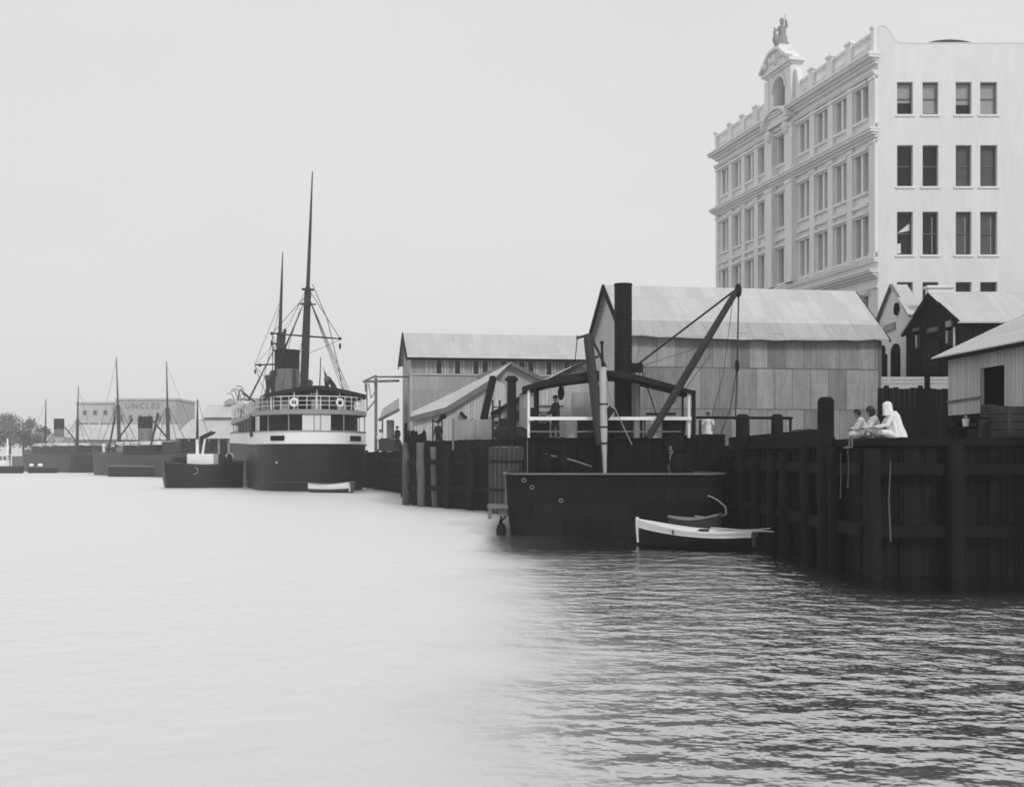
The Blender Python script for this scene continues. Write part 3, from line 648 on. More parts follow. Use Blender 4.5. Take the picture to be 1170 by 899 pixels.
dk_ = MB(); dk_.tube([inv(P(321, 398, 133.1)), inv(P(326, 376, 132.5))], [.4, .14], 8); dk_.tube([inv(P(305, 452, 125.6)), inv(P(309, 432, 125.6))], .2, 8)
dk_.tube([inv(P(272, 455, 110.4)), inv(P(274, 445, 110.4)), inv(P(285, 454, 111.2)), inv(P(292, 460, 111.2))], .07, 6); dk_.tube([inv(P(276, 449, 110.4)), inv(P(290, 458, 110.8))], .05, 6)
dk_.build('derrick_boom', 'spar', st, False)
rg_ = MB()
def wire(pts, r): rg_.tube([inv(P(*p)) for p in pts], r, 4)
wire([(353, 334, 114.0), (311, 381, 114.5)], .03); wire([(355, 334, 114.0), (388, 386, 114.4)], .03)
wire([(357, 325, 114.0), (374, 365, 113.8), (387, 420, 116.0), (393, 453, 112.0)], .035); wire([(311, 381, 114.5), (312, 450, 110.8)], .035)
wire([(313, 384, 114.5), (309, 460, 113.8)], .025); wire([(350, 330, 114.0), (330, 372, 120.8), (292, 417, 125.6)], .022)
wire([(352, 404, 114.5), (378, 393, 114.4), (388, 388, 114.4)], .02); wire([(343, 352, 114.3), (330, 395, 110.4), (322, 452, 116.0)], .022)
wire([(356, 336, 113.8), (343, 400, 115.0), (337, 452, 111.0)], .02); wire([(292, 418, 134.0), (297, 436, 134.0), (306, 452, 134.0)], .03)
wire([(291, 418, 134.0), (302, 430, 134.0), (312, 434, 134.0)], .025); wire([(320, 345, 134.0), (291, 417, 134.0)], .025); wire([(322, 340, 134.0), (303, 425, 131.6), (298, 455, 129.6)], .025)
wire([(350, 432, 114.3), (357, 446, 112.0), (358, 455, 108.5)], .05); wire([(347, 420, 120.0), (330, 402, 129.6)], .02)
rg_.build('rigging', 'rope', st, False)
def shrouds(q, yb, bx_, zt_f):
    for s in (-1, 1):
        sm_ = MB(); top = q(zt_f); feet = [Vector((s*bx_, yb+dy, 7.2)) for dy in (-2.2, -.7, .8, 2.3)]
        for f_ in feet: sm_.tube([top, f_], .028, 4)
        for k in range(1, 13):
            f = k/14; a_ = feet[0]+(top-feet[0])*f; b_ = feet[-1]+(top-feet[-1])*f; sm_.tube([a_, b_], .014, 3)
        sm_.build('shroud', 'rope', st, False)
shrouds(q1, 9.5, 4.5, .5); shrouds(q2, 31, 4.6, .5)
MB().tube([q1(.5), q2(.52)], .015, 4).build('stay', 'rope', st, False)
es = MB().tube([inv(P(364.5, 462, 109)), inv(P(366.5, 408, 109))], [.07, .04], 8); es.build('ensign_staff', 'spar', st, False)
fl = MB(); c0 = P(368, 414, 109); pts = []
for i in range(9):
    f = i/8; a = P(368+f*9, 417+f*19, 109); b_ = P(370+f*1.0+0*f, 420+f*17, 109)
    wv = Vector((0, .12*math.sin(i*1.7), 0)); pts.append([inv(a+wv), inv(b_+wv), inv(b_+wv+Vector((0, .03, 0))), inv(a+wv+Vector((0, .03, 0)))])
fl.rings(pts); fo = fl.build('ensign', 'flag', st, False)
fu = MB().tube([inv(P(377, 434, 109)), inv(P(381, 441, 109)), inv(P(387, 456, 109)), inv(P(389, 461, 109))], [.16, .24, .22, .2], 8); fu.ball(inv(P(390, 457, 109)), (1.2, .5, .45), 12, 8); fu.build('furled_canvas', 'awning', st, False, True)
lb = MB()
for y in (19, 28):
    for s in (-1,):
        lb.rings([[Vector((s*(4.75)+math.cos(a)*.75*math.sin(math.pi*(.06+.88*i/10))**.6, y+i*.62, 8.6-abs(math.sin(a))*.75*math.sin(math.pi*(.06+.88*i/10))**.5)) for a in [math.pi+math.pi*j/8 for j in range(9)]] for i in range(11)])
lb.build('lifeboat', 'white_paint', st, False, True)
for y in (19.4, 24.8, 28.4, 33.8):
    MB().tube([(-4.9, y, 7.1), (-5.0, y, 9.4), (-5.3, y, 10.1), (-5.8, y, 10.1)], .08, 6).build('davit', 'grey_paint', st, False)
ga = inv(P(262, 524, 114)); gm = MB().ball(inv(P(263, 523.5, 121)), (.55, .5, .55), 10, 8); gm.build('rope_fender', 'timber_pale', st, False, True)
MB().ball(inv(P(316, 528.5, 106.4)), .12, 8, 6).build('hull_scuttle', 'grey_paint', st, False)
pm = MB(); a = inv(P(277, 503, 118)); pm.box(-5.12, -4.6, 9.0, 11.4, 4.9, 6.9); pm.build('side_cabin', 'black_iron', st, False)
# ------------------------------------------------------------------ lighter
lt = thing('sailing_lighter', 'small black lighter with bare mast and white hatch boxes, left of the steamship', 'boat', (-30.6, 121, 0))
hl = MB()
def lr(z, ins): 
    c0 = Vector((-34.0+ins, 119.5, z)); c1 = Vector((-27.0, 122.5, z)); d = (c1-c0); n_ = Vector((-d.y, d.x, 0)).normalized()
    pts = []
    for i in range(9):
        f = i/8; b_ = 2.1*(math.sin(math.pi*(.06+.9*f)))**.45-ins; pts.append(c0+d*f-n_*b_+Vector((0, 0, .35*(2*f-1)**2*(z > 1))))
    for i in range(9):
        f = 1-i/8; b_ = 2.1*(math.sin(math.pi*(.06+.9*f)))**.45-ins; pts.append(c0+d*f+n_*b_+Vector((0, 0, .35*(2*f-1)**2*(z > 1))))
    return pts
hl.rings([lr(-.5, .4), lr(0, .2), lr(1.0, .02), lr(2.2, -.05)]); hl.build('hull', 'hull_black', lt, smooth=True)
gw = MB(); gw.sweep(lr(2.22, -.05)+[lr(2.22, -.05)[0]], .12, .16); gw.build('gunwale', 'hull_grey', lt)
bx = MB(); c = P(215, 531, 120); bx.box(c.x, P(245, 0, 120).x, 119.6, 121.6, 2.2, 3.3); bx.build('hatch_cover', 'white_paint', lt)
ma = MB(); a, b_ = P(225.5, 535, 120.4), P(225.5, 456, 120.4); m0 = a+(b_-a)*.42
ma.tube([a, m0], [.17, .16], 8); ma.build('mast', 'white_paint', lt, smooth=True)
MB().tube([m0, b_], [.15, .05], 8).build('topmast', 'spar', lt, smooth=True)
MB().tube([P(229, 534, 120), P(235, 496, 120)], [.13, .09], 8).build('boom', 'white_paint', lt)
MB().bar(P(229, 501, 120), P(243, 494, 120), .25, .4).bar(P(235, 497, 120), P(246, 494, 120), .15, .2).tube([b_, P(237, 494, 120)], .02, 4).build('furled_sail', 'awning', lt)
for px, D, r in ((254, 120, (.4, .4, .9)), (262, 119.5, (.35, .4, .9)), (205, 120.5, (.7, .5, .5))): MB().ball(P(px, 528, D), r, 8, 6).build('deck_gear', 'black_iron', lt, smooth=True)
MB().torus(P(222, 537.5, 118.7), (0, 1, 0), .35, .04, 12, 5).build('mooring_coil', 'rope_pale', lt)
# ------------------------------------------------------------------ far steamers
def steamer(name, label, bow, stern_, beam, free, m_hull, fun, masts_, white, extra=None):
    bow, stern_ = Vector(bow), Vector(stern_); d = (bow-stern_).normalized(); L = (bow-stern_).length
    t = thing(name, label, 'ship', (stern_.x, stern_.y, 0)); sx = Vector((d.y, -d.x, 0))
    W = lambda x, y, z: stern_+d*y+sx*x+Vector((0, 0, z))
    rg = []
    for z, ys_, ins in ((-.6, 2.5, .35), (0, 1.8, .2), (free*.5, .6, .05), (free, 0, 0)):
        rg.append([W(x, y, z+((1.5 if y/L > .4 else 2.2)*((y/L-.4)/.6)**2 if z > 1 else 0)) for x, y in outline(ys_, L-ins*2, beam/2-ins, L*.12, L*.28, 8)])
    mb = MB().rings(rg, False); n = len(rg[0]); mb.f.append(tuple(range(3*n, 4*n))); mb.build('hull', m_hull, t, smooth=True)
    rl = MB().sweep([p+Vector((0, 0, .5)) for p in rg[-1]]+[rg[-1][0]+Vector((0, 0, .5))], .1, .08)
    for p in rg[-1][::2]: rl.bar(p, p+Vector((0, 0, .5)), .07)
    rl.build('railing', 'hull_grey', t)
    for (y0, y1, z0, z1, wd_, m_) in white:
        mb = MB(); mb.frame(W(-wd_/2, y0*L, z0), sx*wd_, d*((y1-y0)*L), Vector((0, 0, z1-z0))); mb.build('deck_house', m_, t)
    for (y, zt_, r) in fun:
        c = W(0, y*L, 0); MB().lathe(c, [(r, free), (r, zt_*.72+free*.28)], 14).build('funnel', 'funnel', t, smooth=True)
        MB().lathe(c, [(r*1.02, zt_*.72+free*.28), (r*1.02, zt_), (r*.8, zt_)], 14).build('funnel_top', 'black_iron', t, smooth=True)
    for (y, zt_, r, rake) in masts_:
        rgm = MB()
        a = W(0, y*L, free); b_ = W(0, y*L, zt_)+sx*0+Vector((rake, 0, 0)); q = lambda f: a+(b_-a)*f
        MB().tube([q(0), q(.5), q(.52), q(1)], [r, r*.85, r*.5, r*.2], 8).build('mast', 'spar', t, smooth=True)
        for s in (-1, 1):
            for k in (-2.5, 2.5): rgm.tube([q(.55), W(s*beam*.46, y*L+k, free)], .05, 4)
        rgm.tube([q(.2), q(.2)+d*6*(1 if y < .5 else -1)+Vector((0, 0, 3))], .14, 6)
        rgm.build('rigging', 'rope', t)
    r_ = random.Random(int(L*10))
    for k in range(9):
        y = L*r_.uniform(.12, .9); x = r_.uniform(-.3, .3)*beam; hh = r_.uniform(.8, 2.0)
        MB().lathe(W(x, y, 0), [(.25, free), (.22, free+hh), (.34, free+hh+.1), (.3, free+hh+.5)], 8).build('ventilator', r_.choice(['hull_grey', 'white_paint', 'spar']), t)
    for s in (-1, 1):
        for y in (.42, .56):
            bm = MB(); c = W(s*beam*.40, y*L, free+2.6)
            bm.rings([[c+d*(-2.4+.48*i)+sx*(.62*math.cos(a_)*math.sin(math.pi*(.05+.9*i/10))**.6)+Vector((0, 0, -abs(math.sin(a_))*.7*math.sin(math.pi*(.05+.9*i/10))**.5)) for a_ in [math.pi*j/6 for j in range(7)]] for i in range(11)])
            bm.build('lifeboat', 'white_paint', t)
            for e in (-1.8, 1.8): MB().tube([W(s*beam*.46, y*L+e, free), W(s*beam*.46, y*L+e, free+2.6), W(s*beam*.40, y*L+e, free+3.2)], .06, 5).build('davit', 'spar', t)
    tops = [W(0, m_[0]*L, m_[1]*.97)+Vector((m_[3], 0, 0)) for m_ in masts_]
    MB().tube([tops[0], W(0, .02*L, free+.5)], .025, 4).build('stay', 'rope', t); MB().tube([tops[-1], W(0, .99*L, free+1.2)], .025, 4).build('stay', 'rope', t)
    return t, W, L
s2, W2, L2 = steamer('cargo_steamer', 'faded grey hulled steamer with two tall masts and a white deck awning', G(108, 214, 0), G(236, 178, 0), 7.0, 2.8, 'hull_grey',
    [(.50, P(165, 476, 196).z, 1.15)], [(.30, P(190, 414, 190).z, .34, -.3), (.74, P(142, 408, 205).z, .34, -.6)],
    [(.24, .56, 4.85, 5.4, 6.0, 'white_paint'), (.26, .55, 2.8, 4.84, 5.6, 'black_iron'), (.60, .66, 2.8, 4.6, 4, 'grey_paint'), (.08, .235, 2.9, 5.3, 4.6, 'hull_black'), (.84, .93, 3.3, 4.6, 2.8, 'hull_black')])
a, b_ = W2(-3.0, L2*.30, 3.6), W2(-3.2, L2*.22, 9.6); MB().tube([a, b_], .18, 8).build('derrick_boom', 'spar', s2)
a, b_ = W2(-3.0, L2*.68, 3.6), W2(-3.2, L2*.60, 9.6); MB().tube([a, b_], .16, 8).build('derrick_boom', 'spar', s2)
s1, W1, L1 = steamer('cargo_steamer', 'dark steamer farthest down the river, one mast at either side of its funnel', G(30, 262, 0), G(113, 234, 0), 7.5, 3.1, 'hull_grey',
    [(.52, P(62, 478, 247).z, 1.0)], [(.28, P(78, 440, 240).z, .36, .3), (.72, P(45, 456, 254).z, .36, .2)],
    [(.1, .72, 3.1, 5.2, 5.6, 'hull_black'), (.3, .68, 5.22, 5.75, 5.6, 'white_paint'), (.45, .55, 5.77, 7.0, 3.6, 'grey_paint')])
st1 = MB(); rgk = []
for z, ys_, ins in ((-.5, 1.7, .1), (1.5, .6, -.1), (3.3, -.1, -.12)): rgk.append([W1(x, y, z) for x, y in outline(ys_, 9, 3.75-ins, 4, .5, 8) if y < 8])
st1.rings(rgk); st1.build('stern_plating', 'hull_black', s1, smooth=True)
st2 = MB(); rgk = []
for z, ys_, ins in ((-.5, 1.7, .2), (1.5, .5, -.05), (2.95, -.1, -.08)): rgk.append([W2(x, y, z) for x, y in outline(ys_, L2*.36, 3.5-ins, 4.5, .5, 8) if y < L2*.34])
st2.rings(rgk); st2.build('stern_plating', 'hull_black', s2, smooth=True)
fb = thing('cargo_barge', 'low dark barge with two white bundles lying before the farthest steamer', 'barge', G(45, 228, 0))
MB().rings([[G(33, 229, z)+Vector((x, y, 0)) for x, y in ro(0+i, 5.2-i, -1.2+i, 1.2-i, .5)] for z, i in ((-.4, .2), (.2, .05), (1.0, 0))]).build('hull', 'hull_black', fb)
for px, w_ in ((36, .42), (46, .5)): MB().ball(G(px, 229, 1.4), (w_, .6, .4), 10, 8).build('bundle', 'white_paint', fb, smooth=True)
lc = thing('steam_launch', 'pale steam launch with little funnel at the far left edge', 'boat', G(8, 225, 0))
MB().rings([[G(8, 226, z)+Vector((x, y, 0)) for x, y in ro(-4.2+i, 3.0-i, -1.3+i, 1.3-i, .9)] for z, i in ((-.4, .3), (.2, .1), (1.3, 0))]).build('hull', 'hull_black', lc)
cbn = MB().box(G(-8, 226, 0).x, G(9, 226, 0).x, 225.2, 227, 1.3, 2.4); cbn.build('cabin', 'white_paint', lc)
cpb = MB().box(G(-6, 226, 0).x, G(14, 226, 0).x, 224.9, 227.2, 3.4, 3.5)
for px in (-4, 3, 8, 13): cpb.bar(G(px, 225, 1.3), G(px, 225, 3.4), .12)
cpb.build('canopy', 'white_paint', lc); MB().tube([G(9, 226, 1.3), G(8.5, 226, 6.4)], [.22, .14], 8).build('funnel', 'white_paint', lc)
# low lighter lying along the cargo steamer
ll = thing('cargo_barge', 'low dark barge lying along the side of the grey hulled steamer', 'barge', G(155, 186, 0))
MB().rings([[G(152, 187, z)+Vector((x, y+(-.35*x), 0)) for x, y in ro(-4.4+i, 4.4-i, -1.2+i, 1.2-i, .9)] for z, i in ((-.4, .3), (.3, .1), (1.5, 0))]).build('hull', 'hull_black', ll)
MB().rings([[G(152, 187, z)+Vector((x, y+(-.35*x), 0)) for x, y in ro(-4.5+i, 4.5-i, -1.3+i, 1.3-i, .9)] for z, i in ((1.52, 0), (1.7, 0))]).build('gunwale', 'timber_mid', ll)
# ------------------------------------------------------------------ far shore buildings and trees
bt = thing('warehouse_building', 'hazy many windowed brick warehouse with lettering along its top, far behind the steamers', 'building', G(168, 300, 3.2))
x0, x1, x2 = G(84, 300, 0).x, G(132, 300, 0).x, G(201, 300, 0).x
zt = P(0, 457, 300).z
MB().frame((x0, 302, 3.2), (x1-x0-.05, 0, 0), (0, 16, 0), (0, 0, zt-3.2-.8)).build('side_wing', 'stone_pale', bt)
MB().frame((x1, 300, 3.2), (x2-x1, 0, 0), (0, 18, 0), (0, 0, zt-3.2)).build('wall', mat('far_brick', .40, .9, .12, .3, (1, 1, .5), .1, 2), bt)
MB().box(x1-.2, x2+.2, 299.75, 318.3, zt, zt+.5).box(x0-.2, x1-.2, 301.7, 318.2, zt-.8, zt-.3).build('cornice', 'stone_pale', bt)
for i in range(4):
    for j in range(3):
        for k in range(3):
            xx = x0+1.0+i*2.55+k*.65; z = 6.0+j*3.7
            if j == 2 and k != 1: continue
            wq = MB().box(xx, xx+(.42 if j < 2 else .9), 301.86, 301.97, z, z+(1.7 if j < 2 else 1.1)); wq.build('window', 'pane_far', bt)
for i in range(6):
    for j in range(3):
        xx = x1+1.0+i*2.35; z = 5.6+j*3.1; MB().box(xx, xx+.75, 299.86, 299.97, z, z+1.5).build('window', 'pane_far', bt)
cu = bpy.data.curves.new('lettering', 'FONT'); cu.body = 'UNCLES'; cu.size = 2.0; cu.extrude = .05; cu.align_x = 'CENTER'; cu.space_character = 1.25
tmp = bpy.data.objects.new('tmp', cu); COL.objects.link(tmp); bpy.context.view_layer.update()
me = bpy.data.meshes.new_from_object(tmp.evaluated_get(bpy.context.evaluated_depsgraph_get())); bpy.data.objects.remove(tmp)
me.transform(Matrix.Translation((( x1+x2)/2-.8-G(168, 300, 0).x, -.12, zt-2.0-3.2)) @ Matrix.Rotation(R(90), 4, 'X'))
me.materials.clear(); me.materials.append(M['letter']); lo = bpy.data.objects.new('lettering', me); COL.objects.link(lo); lo.parent = bt
# low pale goods sheds on the far quay
t = thing('goods_shed', 'long low pale shed on the far quay in front of the lettered warehouse', 'shed', G(130, 285, 3.2))
xa, xb = G(66, 285, 0).x, G(200, 285, 0).x
MB().box(xa, xb, 284, 292, 3.2, 7.4).build('wall', 'iron_pale', t)
MB().prism([(xa-.4, 283.2, 7.0), (xa-.4, 292.8, 7.0), (xa-.4, 288, 10.6)], (xb-xa+.8, 0, 0)).build('roof', 'roof_iron', t)
for k in range(9): MB().box(xa+2+k*2.9, xa+3.5+k*2.9, 283.9, 284.1, 3.3, 5.9).build('door', 'grey_paint', t)
t = thing('quay_shed', 'large pale roofed wharf shed with ventilator ridge between lighter and steamship', 'shed', G(250, 208, 3.2))
xa, xb = P(197, 0, 209).x, P(330, 0, 209).x
z_e, z_m, z_r = P(0, 501, 208).z, P(0, 477, 211).z, P(0, 467, 213).z
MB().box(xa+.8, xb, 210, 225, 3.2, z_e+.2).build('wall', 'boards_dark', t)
ps = MB()
for k in range(12): ps.box(xa+1.0+k*1.7, xa+1.35+k*1.7, 208.6, 208.9, 3.2, z_e)
ps.build('veranda_post', 'grey_paint', t)
MB().add([(xa, 208, z_e), (xb, 208, z_e), (xb, 213.5, z_m-.35), (xa+2.2, 213.5, z_m-.35), (xa, 208, z_e+.12), (xb, 208, z_e+.12), (xb, 213.5, z_m-.2), (xa+2.2, 213.5, z_m-.2)],
    [(0, 1, 2, 3), (7, 6, 5, 4), (0, 4, 5, 1), (3, 2, 6, 7), (0, 3, 7, 4), (1, 5, 6, 2)]).build('lower_roof', 'roof_iron', t)
xm = P(231, 0, 212).x
MB().box(xm, xb-2, 213.4, 213.6, z_m-.5, z_m+.1).build('clerestory_band', 'boards_grey', t)
MB().prism([(xm-.3, 212.6, z_m+.1), (xm-.3, 222, z_m+.1), (xm-.3, 217.3, z_m+2.5)], (xb-xm-1.5, 0, 0)).build('upper_roof', 'roof_iron', t)
xv = P(257, 0, 217).x; xw = P(270, 0, 217).x
MB().prism([(xv, 216.2, z_m+2.6), (xw, 216.2, z_m+2.6), (xw-.0, 216.2, z_m+2.9), ((xv+xw)/2, 216.2, z_m+3.6), (xv, 216.2, z_m+2.9)], (0, 2.2, 0)).build('ridge_ventilator', 'roof_iron_dull', t)
def tree(label, px, D, hgt, wid, seed):
    c = G(px, D, 3.1); t = thing('broadleaf_tree', label, 'tree', c, 0, 'trees on the far bank'); r = random.Random(seed)
    tr = MB().tube([c, c+Vector((r.uniform(-.3, .3), 0, hgt*.35)), c+Vector((r.uniform(-.6, .6), 0, hgt*.75))], [.35, .26, .1], 8)
    cl_ = []
    for k in range(11):
        a = r.uniform(0, 6.28); rr_ = wid*.5*math.sqrt(r.random())*.8; z = hgt*r.uniform(.32, .88); q = c+Vector((math.cos(a)*rr_, math.sin(a)*rr_, z)); cl_.append((q, wid*r.uniform(.13, .24)))
        tr.tube([c+Vector((0, 0, hgt*r.uniform(.25, .5))), q], [.12, .04], 5)
    tr.build('trunk', 'bark', t, smooth=True)
    lf = MB()
    for q, s in cl_:
        for k in range(170):
            v = Vector((r.gauss(0, 1), r.gauss(0, 1), r.gauss(0, .8))).normalized()*s*r.uniform(.35, 1.12); p = q+v
            u1 = Vector((r.uniform(-1, 1), r.uniform(-1, 1), r.uniform(-1, 1))).normalized(); u2 = u1.orthogonal().normalized(); e = r.uniform(.16, .34)
            lf.add([p-u1*e, p+u2*e*.6, p+u1*e, p-u2*e*.6], [(0, 1, 2, 3)])
    lf.build('crown', 'leaf', t)
tree('dark bushy tree at the far left edge of the photo on the far bank', -2, 292, 10.5, 11, 1)
tree('tallest dark tree on the far bank just inside the left edge', 11, 300, 11.0, 9, 2)
tree('rounded tree on the far bank behind the bow of the farthest steamer', 27, 308, 8.5, 8, 3)
tree('lower tree on the far bank between the masts of the farthest steamer', 43, 312, 10.0, 8, 4)
# ------------------------------------------------------------------ big iron shed in the middle (local frame: x along its front)
fa = Vector((5.55, 59.6, 0)); rz = math.atan2(2.2, 12.8)
s = thing('iron_shed', 'big patched corrugated iron shed with pale gabled roof behind the crane barge', 'shed', (fa.x, fa.y, 3.4), rz)
Lf, Wd, ze, zr = 13.25, 6.9, 5.75, 8.35
w = MB(); w.add([(0, 0, 0), (Lf, 0, 0), (Lf, 0, ze), (0, 0, ze)], [(0, 1, 2, 3)])
w.add([(Lf, Wd, 0), (0, Wd, 0), (0, Wd, ze), (Lf, Wd, ze)], [(0, 1, 2, 3)]); w.build('wall', 'iron_wall', s, False)
pr = [(0, 0, 0), (0, 0, ze), (0, Wd/2, zr-.1), (0, Wd, ze), (0, Wd, 0)]
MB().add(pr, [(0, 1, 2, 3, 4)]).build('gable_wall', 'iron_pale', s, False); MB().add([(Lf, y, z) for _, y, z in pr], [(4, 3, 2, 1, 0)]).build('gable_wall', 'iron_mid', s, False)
ov = .45; sl = (zr-ze)/(Wd/2)
rf = MB()
def slope(x0, x1, ya, yb, th=.06):
    za = ze+(ya if ya < Wd/2 else Wd-ya)*sl; zb = ze+(yb if yb < Wd/2 else Wd-yb)*sl
    if yb > Wd/2+.01 or ya > Wd/2+.01: za, zb = ze+(Wd-ya)*sl, ze+(Wd-yb)*sl
    rf.frame((x0, ya, za+.03), (x1-x0, 0, 0), (0, yb-ya, zb-za), (0, 0, th))
slope(-.25, Lf+.25, .5, Wd/2-.005); slope(-.25, Lf+.25, Wd/2+.005, Wd+ov); rf.build('roof', 'roof_iron', s, False)
ev = MB()   # separate sagging eave course
for i in range(16):
    xa = -.25+(Lf+.5)*i/16; xb = -.25+(Lf+.5)*(i+1)/16; sg = lambda x: -.10*math.sin(math.pi*min(1, max(0, x/Lf)))+.025*math.sin(x*3.1)
    A = [Vector((xa, -ov, ze-ov*sl+.04+sg(xa))), Vector((xb, -ov, ze-ov*sl+.04+sg(xb))), Vector((xb, .58, ze+.58*sl+.10)), Vector((xa, .58, ze+.58*sl+.10))]
    ev.add(A+[p+Vector((0, 0, .04)) for p in A], [(3, 2, 1, 0), (4, 5, 6, 7), (0, 1, 5, 4), (2, 3, 7, 6), (1, 2, 6, 5), (3, 0, 4, 7)])
ev.build('eave_course', 'roof_iron_dull', s, False)
for ya, yb in ((-ov, Wd/2), (Wd+ov, Wd/2)):
    za, zb = (ze-ov*sl, zr); MB().bar((-.3, ya, za-.02), (-.3, yb, zb-.02), .08, .3).build('barge_board', 'dark_timber', s, False)
    MB().bar((Lf+.3, ya, za), (Lf+.3, yb, zb), .06, .12).build('barge_board', 'dark_timber', s, False)
MB().box(Lf-.12, Lf+.04, -.04, .12, 0, ze-.3).build('corner_post', 'timber_mid', s, False)
gt = MB().bar((0, -.06, ze-.08), (Lf, -.06, ze-.08), .06, .10); gt.build('wall_plate', 'dark_timber', s, False)
lb = MB()
for z in (4.0, 1.98): lb.box(0, Lf, -.015, -.003, z-.03, z+.01)
lb.build('lap_strip', 'timber_mid', s, False)
# dark brick lean-to wall at the right end of the shed
o = MB().frame(G(1000, 63.2, 3.4), (1.0, 1.2, 0), (-.1, 3, 0), (0, 0, 5.0)); tag(o.build('lean_to', 'boards_dark', None, at=G(1003, 64, 3.4)), 'dark narrow lean-to between the big iron shed and the white gabled house', 'shed')
# ------------------------------------------------------------------ long two storey shed at the left
fa = Vector((-7.9, 95.5, 0)); rz = math.atan2(2.6, 16); s = thing('long_shed', 'long high shed with a row of small windows under its pale roof', 'shed', (fa.x, fa.y, 3.4), rz)
Lf, Wd, ze, zr = 19.0, 8.6, 7.5, 9.6
zw = 6.05
wh = MB(); wh.add([(0, 0, 0), (Lf, 0, 0), (Lf, 0, zw), (0, 0, zw)], [(0, 1, 2, 3)]); wh.build('wall', 'iron_mid', s, False)
g = MB().prism([(0, .02, 0), (0, .02, ze), (0, Wd/2, zr), (0, Wd, ze), (0, Wd, 0)], (.1, 0, 0)); g.build('gable_wall', 'iron_mid', s, False)
MB().box(.1, Lf, .05, .15, zw, ze).build('upper_wall', 'boards_grey', s, False)
MB().box(0, Lf, -.1, .06, zw-.05, zw+.06).build('sill_band', 'iron_pale', s, False)
seq = [0, 1, 0, 1, 0, 1, 1, 0, 1, 0, 1, 1, 0, 1, 0, 1, 0, 0, 1, 0, 1, 1, 0, 1]
for i, k in enumerate(seq):
    x = 1.2+i*.73
    if k:
        f = MB()
        for bx_ in ((x, x+.07), (x+.5, x+.57)): f.box(bx_[0], bx_[1], -.02, .05, zw+.07, ze-.28)
        f.box(x, x+.57, -.02, .05, ze-.36, ze-.29); fo = f.build('window', 'sash_white', s, False)
        MB().box(x+.07, x+.5, .0, .045, zw+.07, ze-.37).build('pane', 'pane', fo, False)
    else:
        MB().box(x, x+.08, -.02, .05, zw+.07, ze-.28).build('mullion', 'sash_white', s, False)
sl = (zr-ze)/(Wd/2); rf = MB()
rf.frame((-.3, -.5, ze-.5*sl+.03), (Lf+.6, 0, 0), (0, Wd/2+.495, (Wd/2+.495)*sl), (0, 0, .06)); rf.frame((-.3, Wd+.5, ze-.5*sl+.03), (Lf+.6, 0, 0), (0, -Wd/2-.495, (Wd/2+.495)*sl), (0, 0, .06)); rf.build('roof', 'roof_iron', s, False)
fb_ = MB().bar((-.3, -.54, ze-.5*sl-.03), (Lf+.3, -.54, ze-.5*sl-.03), .05, .2)
for yb in (-.5, Wd+.5): fb_.bar((-.34, yb, ze-.5*sl-.05), (-.34, Wd/2, zr-.05), .07, .42)
fb_.build('barge_board', 'dark_timber', s, False)
tr_ = MB().box(-.03, .12, -.05, .05, 0, zw); tr_.box(-.06, -.02, 2.4, 3.6, 4.6, 6.4); tr_.build('corner_trim', 'iron_pale', s, False)
MB().box(.25, .75, -.08, -.01, 2.1, 2.9).build('dark_vent', 'boards_dark', s, False)
# lean-to roof on its river end
t = thing('side_porch', 'small open porch with sloping pale roof on the river end of the long shed', 'shed', P(444, 500, 99))
a0, a1, a2, a3 = P(433, 480, 99), P(456, 468, 97), P(456, 456, 101), P(438, 468, 104)
MB().add([a0, a1, a2, a3]+[p+Vector((0, 0, .12)) for p in (a0, a1, a2, a3)], [(3, 2, 1, 0), (4, 5, 6, 7), (0, 1, 5, 4), (1, 2, 6, 5), (2, 3, 7, 6), (3, 0, 4, 7)]).build('roof', 'roof_iron', t)
MB().bar(P(446, 480, 99.5), G(446, 99.5, 3.4), .5, 1.2).build('wall', 'boards_grey', t)
MB().bar(a0+Vector((0, -.1, 0)), a1+Vector((0, -.1, 0)), .12, .22).bar(P(437, 478, 99), G(437, 99, 3.4), .12).build('frame', 'timber_mid', t)
# loading gantry
t = thing('loading_gantry', 'timber loading gantry between steamship and long shed', 'gantry', G(429.5, 97.5, 3.4))
gm = MB(); gm.bar(P(425, 430.5, 97.5), P(468, 430.5, 97), .16, .14).bar(P(416, 436, 97.5), P(456, 435, 97), .16, .2).bar(P(415, 436, 97.5), P(430, 429, 98.5), .12, .14)
gm.build('beam', 'timber_mid', t)
MB().bar(G(429.5, 97.6, 3.4), P(429.5, 432, 97.6), .22, .22).build('post', 'timber_mid', t)
MB().bar(P(418, 438, 97.5), P(418.5, 447, 97.5), .2).bar(P(419, 447, 97.5), P(419.5, 470, 97.5), .1).bar(P(419.5, 469, 97.5), P(429, 457, 97.6), .12).bar(P(421, 438, 97.5), P(424, 455, 97.5), .07).bar(P(424, 455, 97.5), P(428, 448, 97.5), .06).build('brace', 'timber_mid', t)
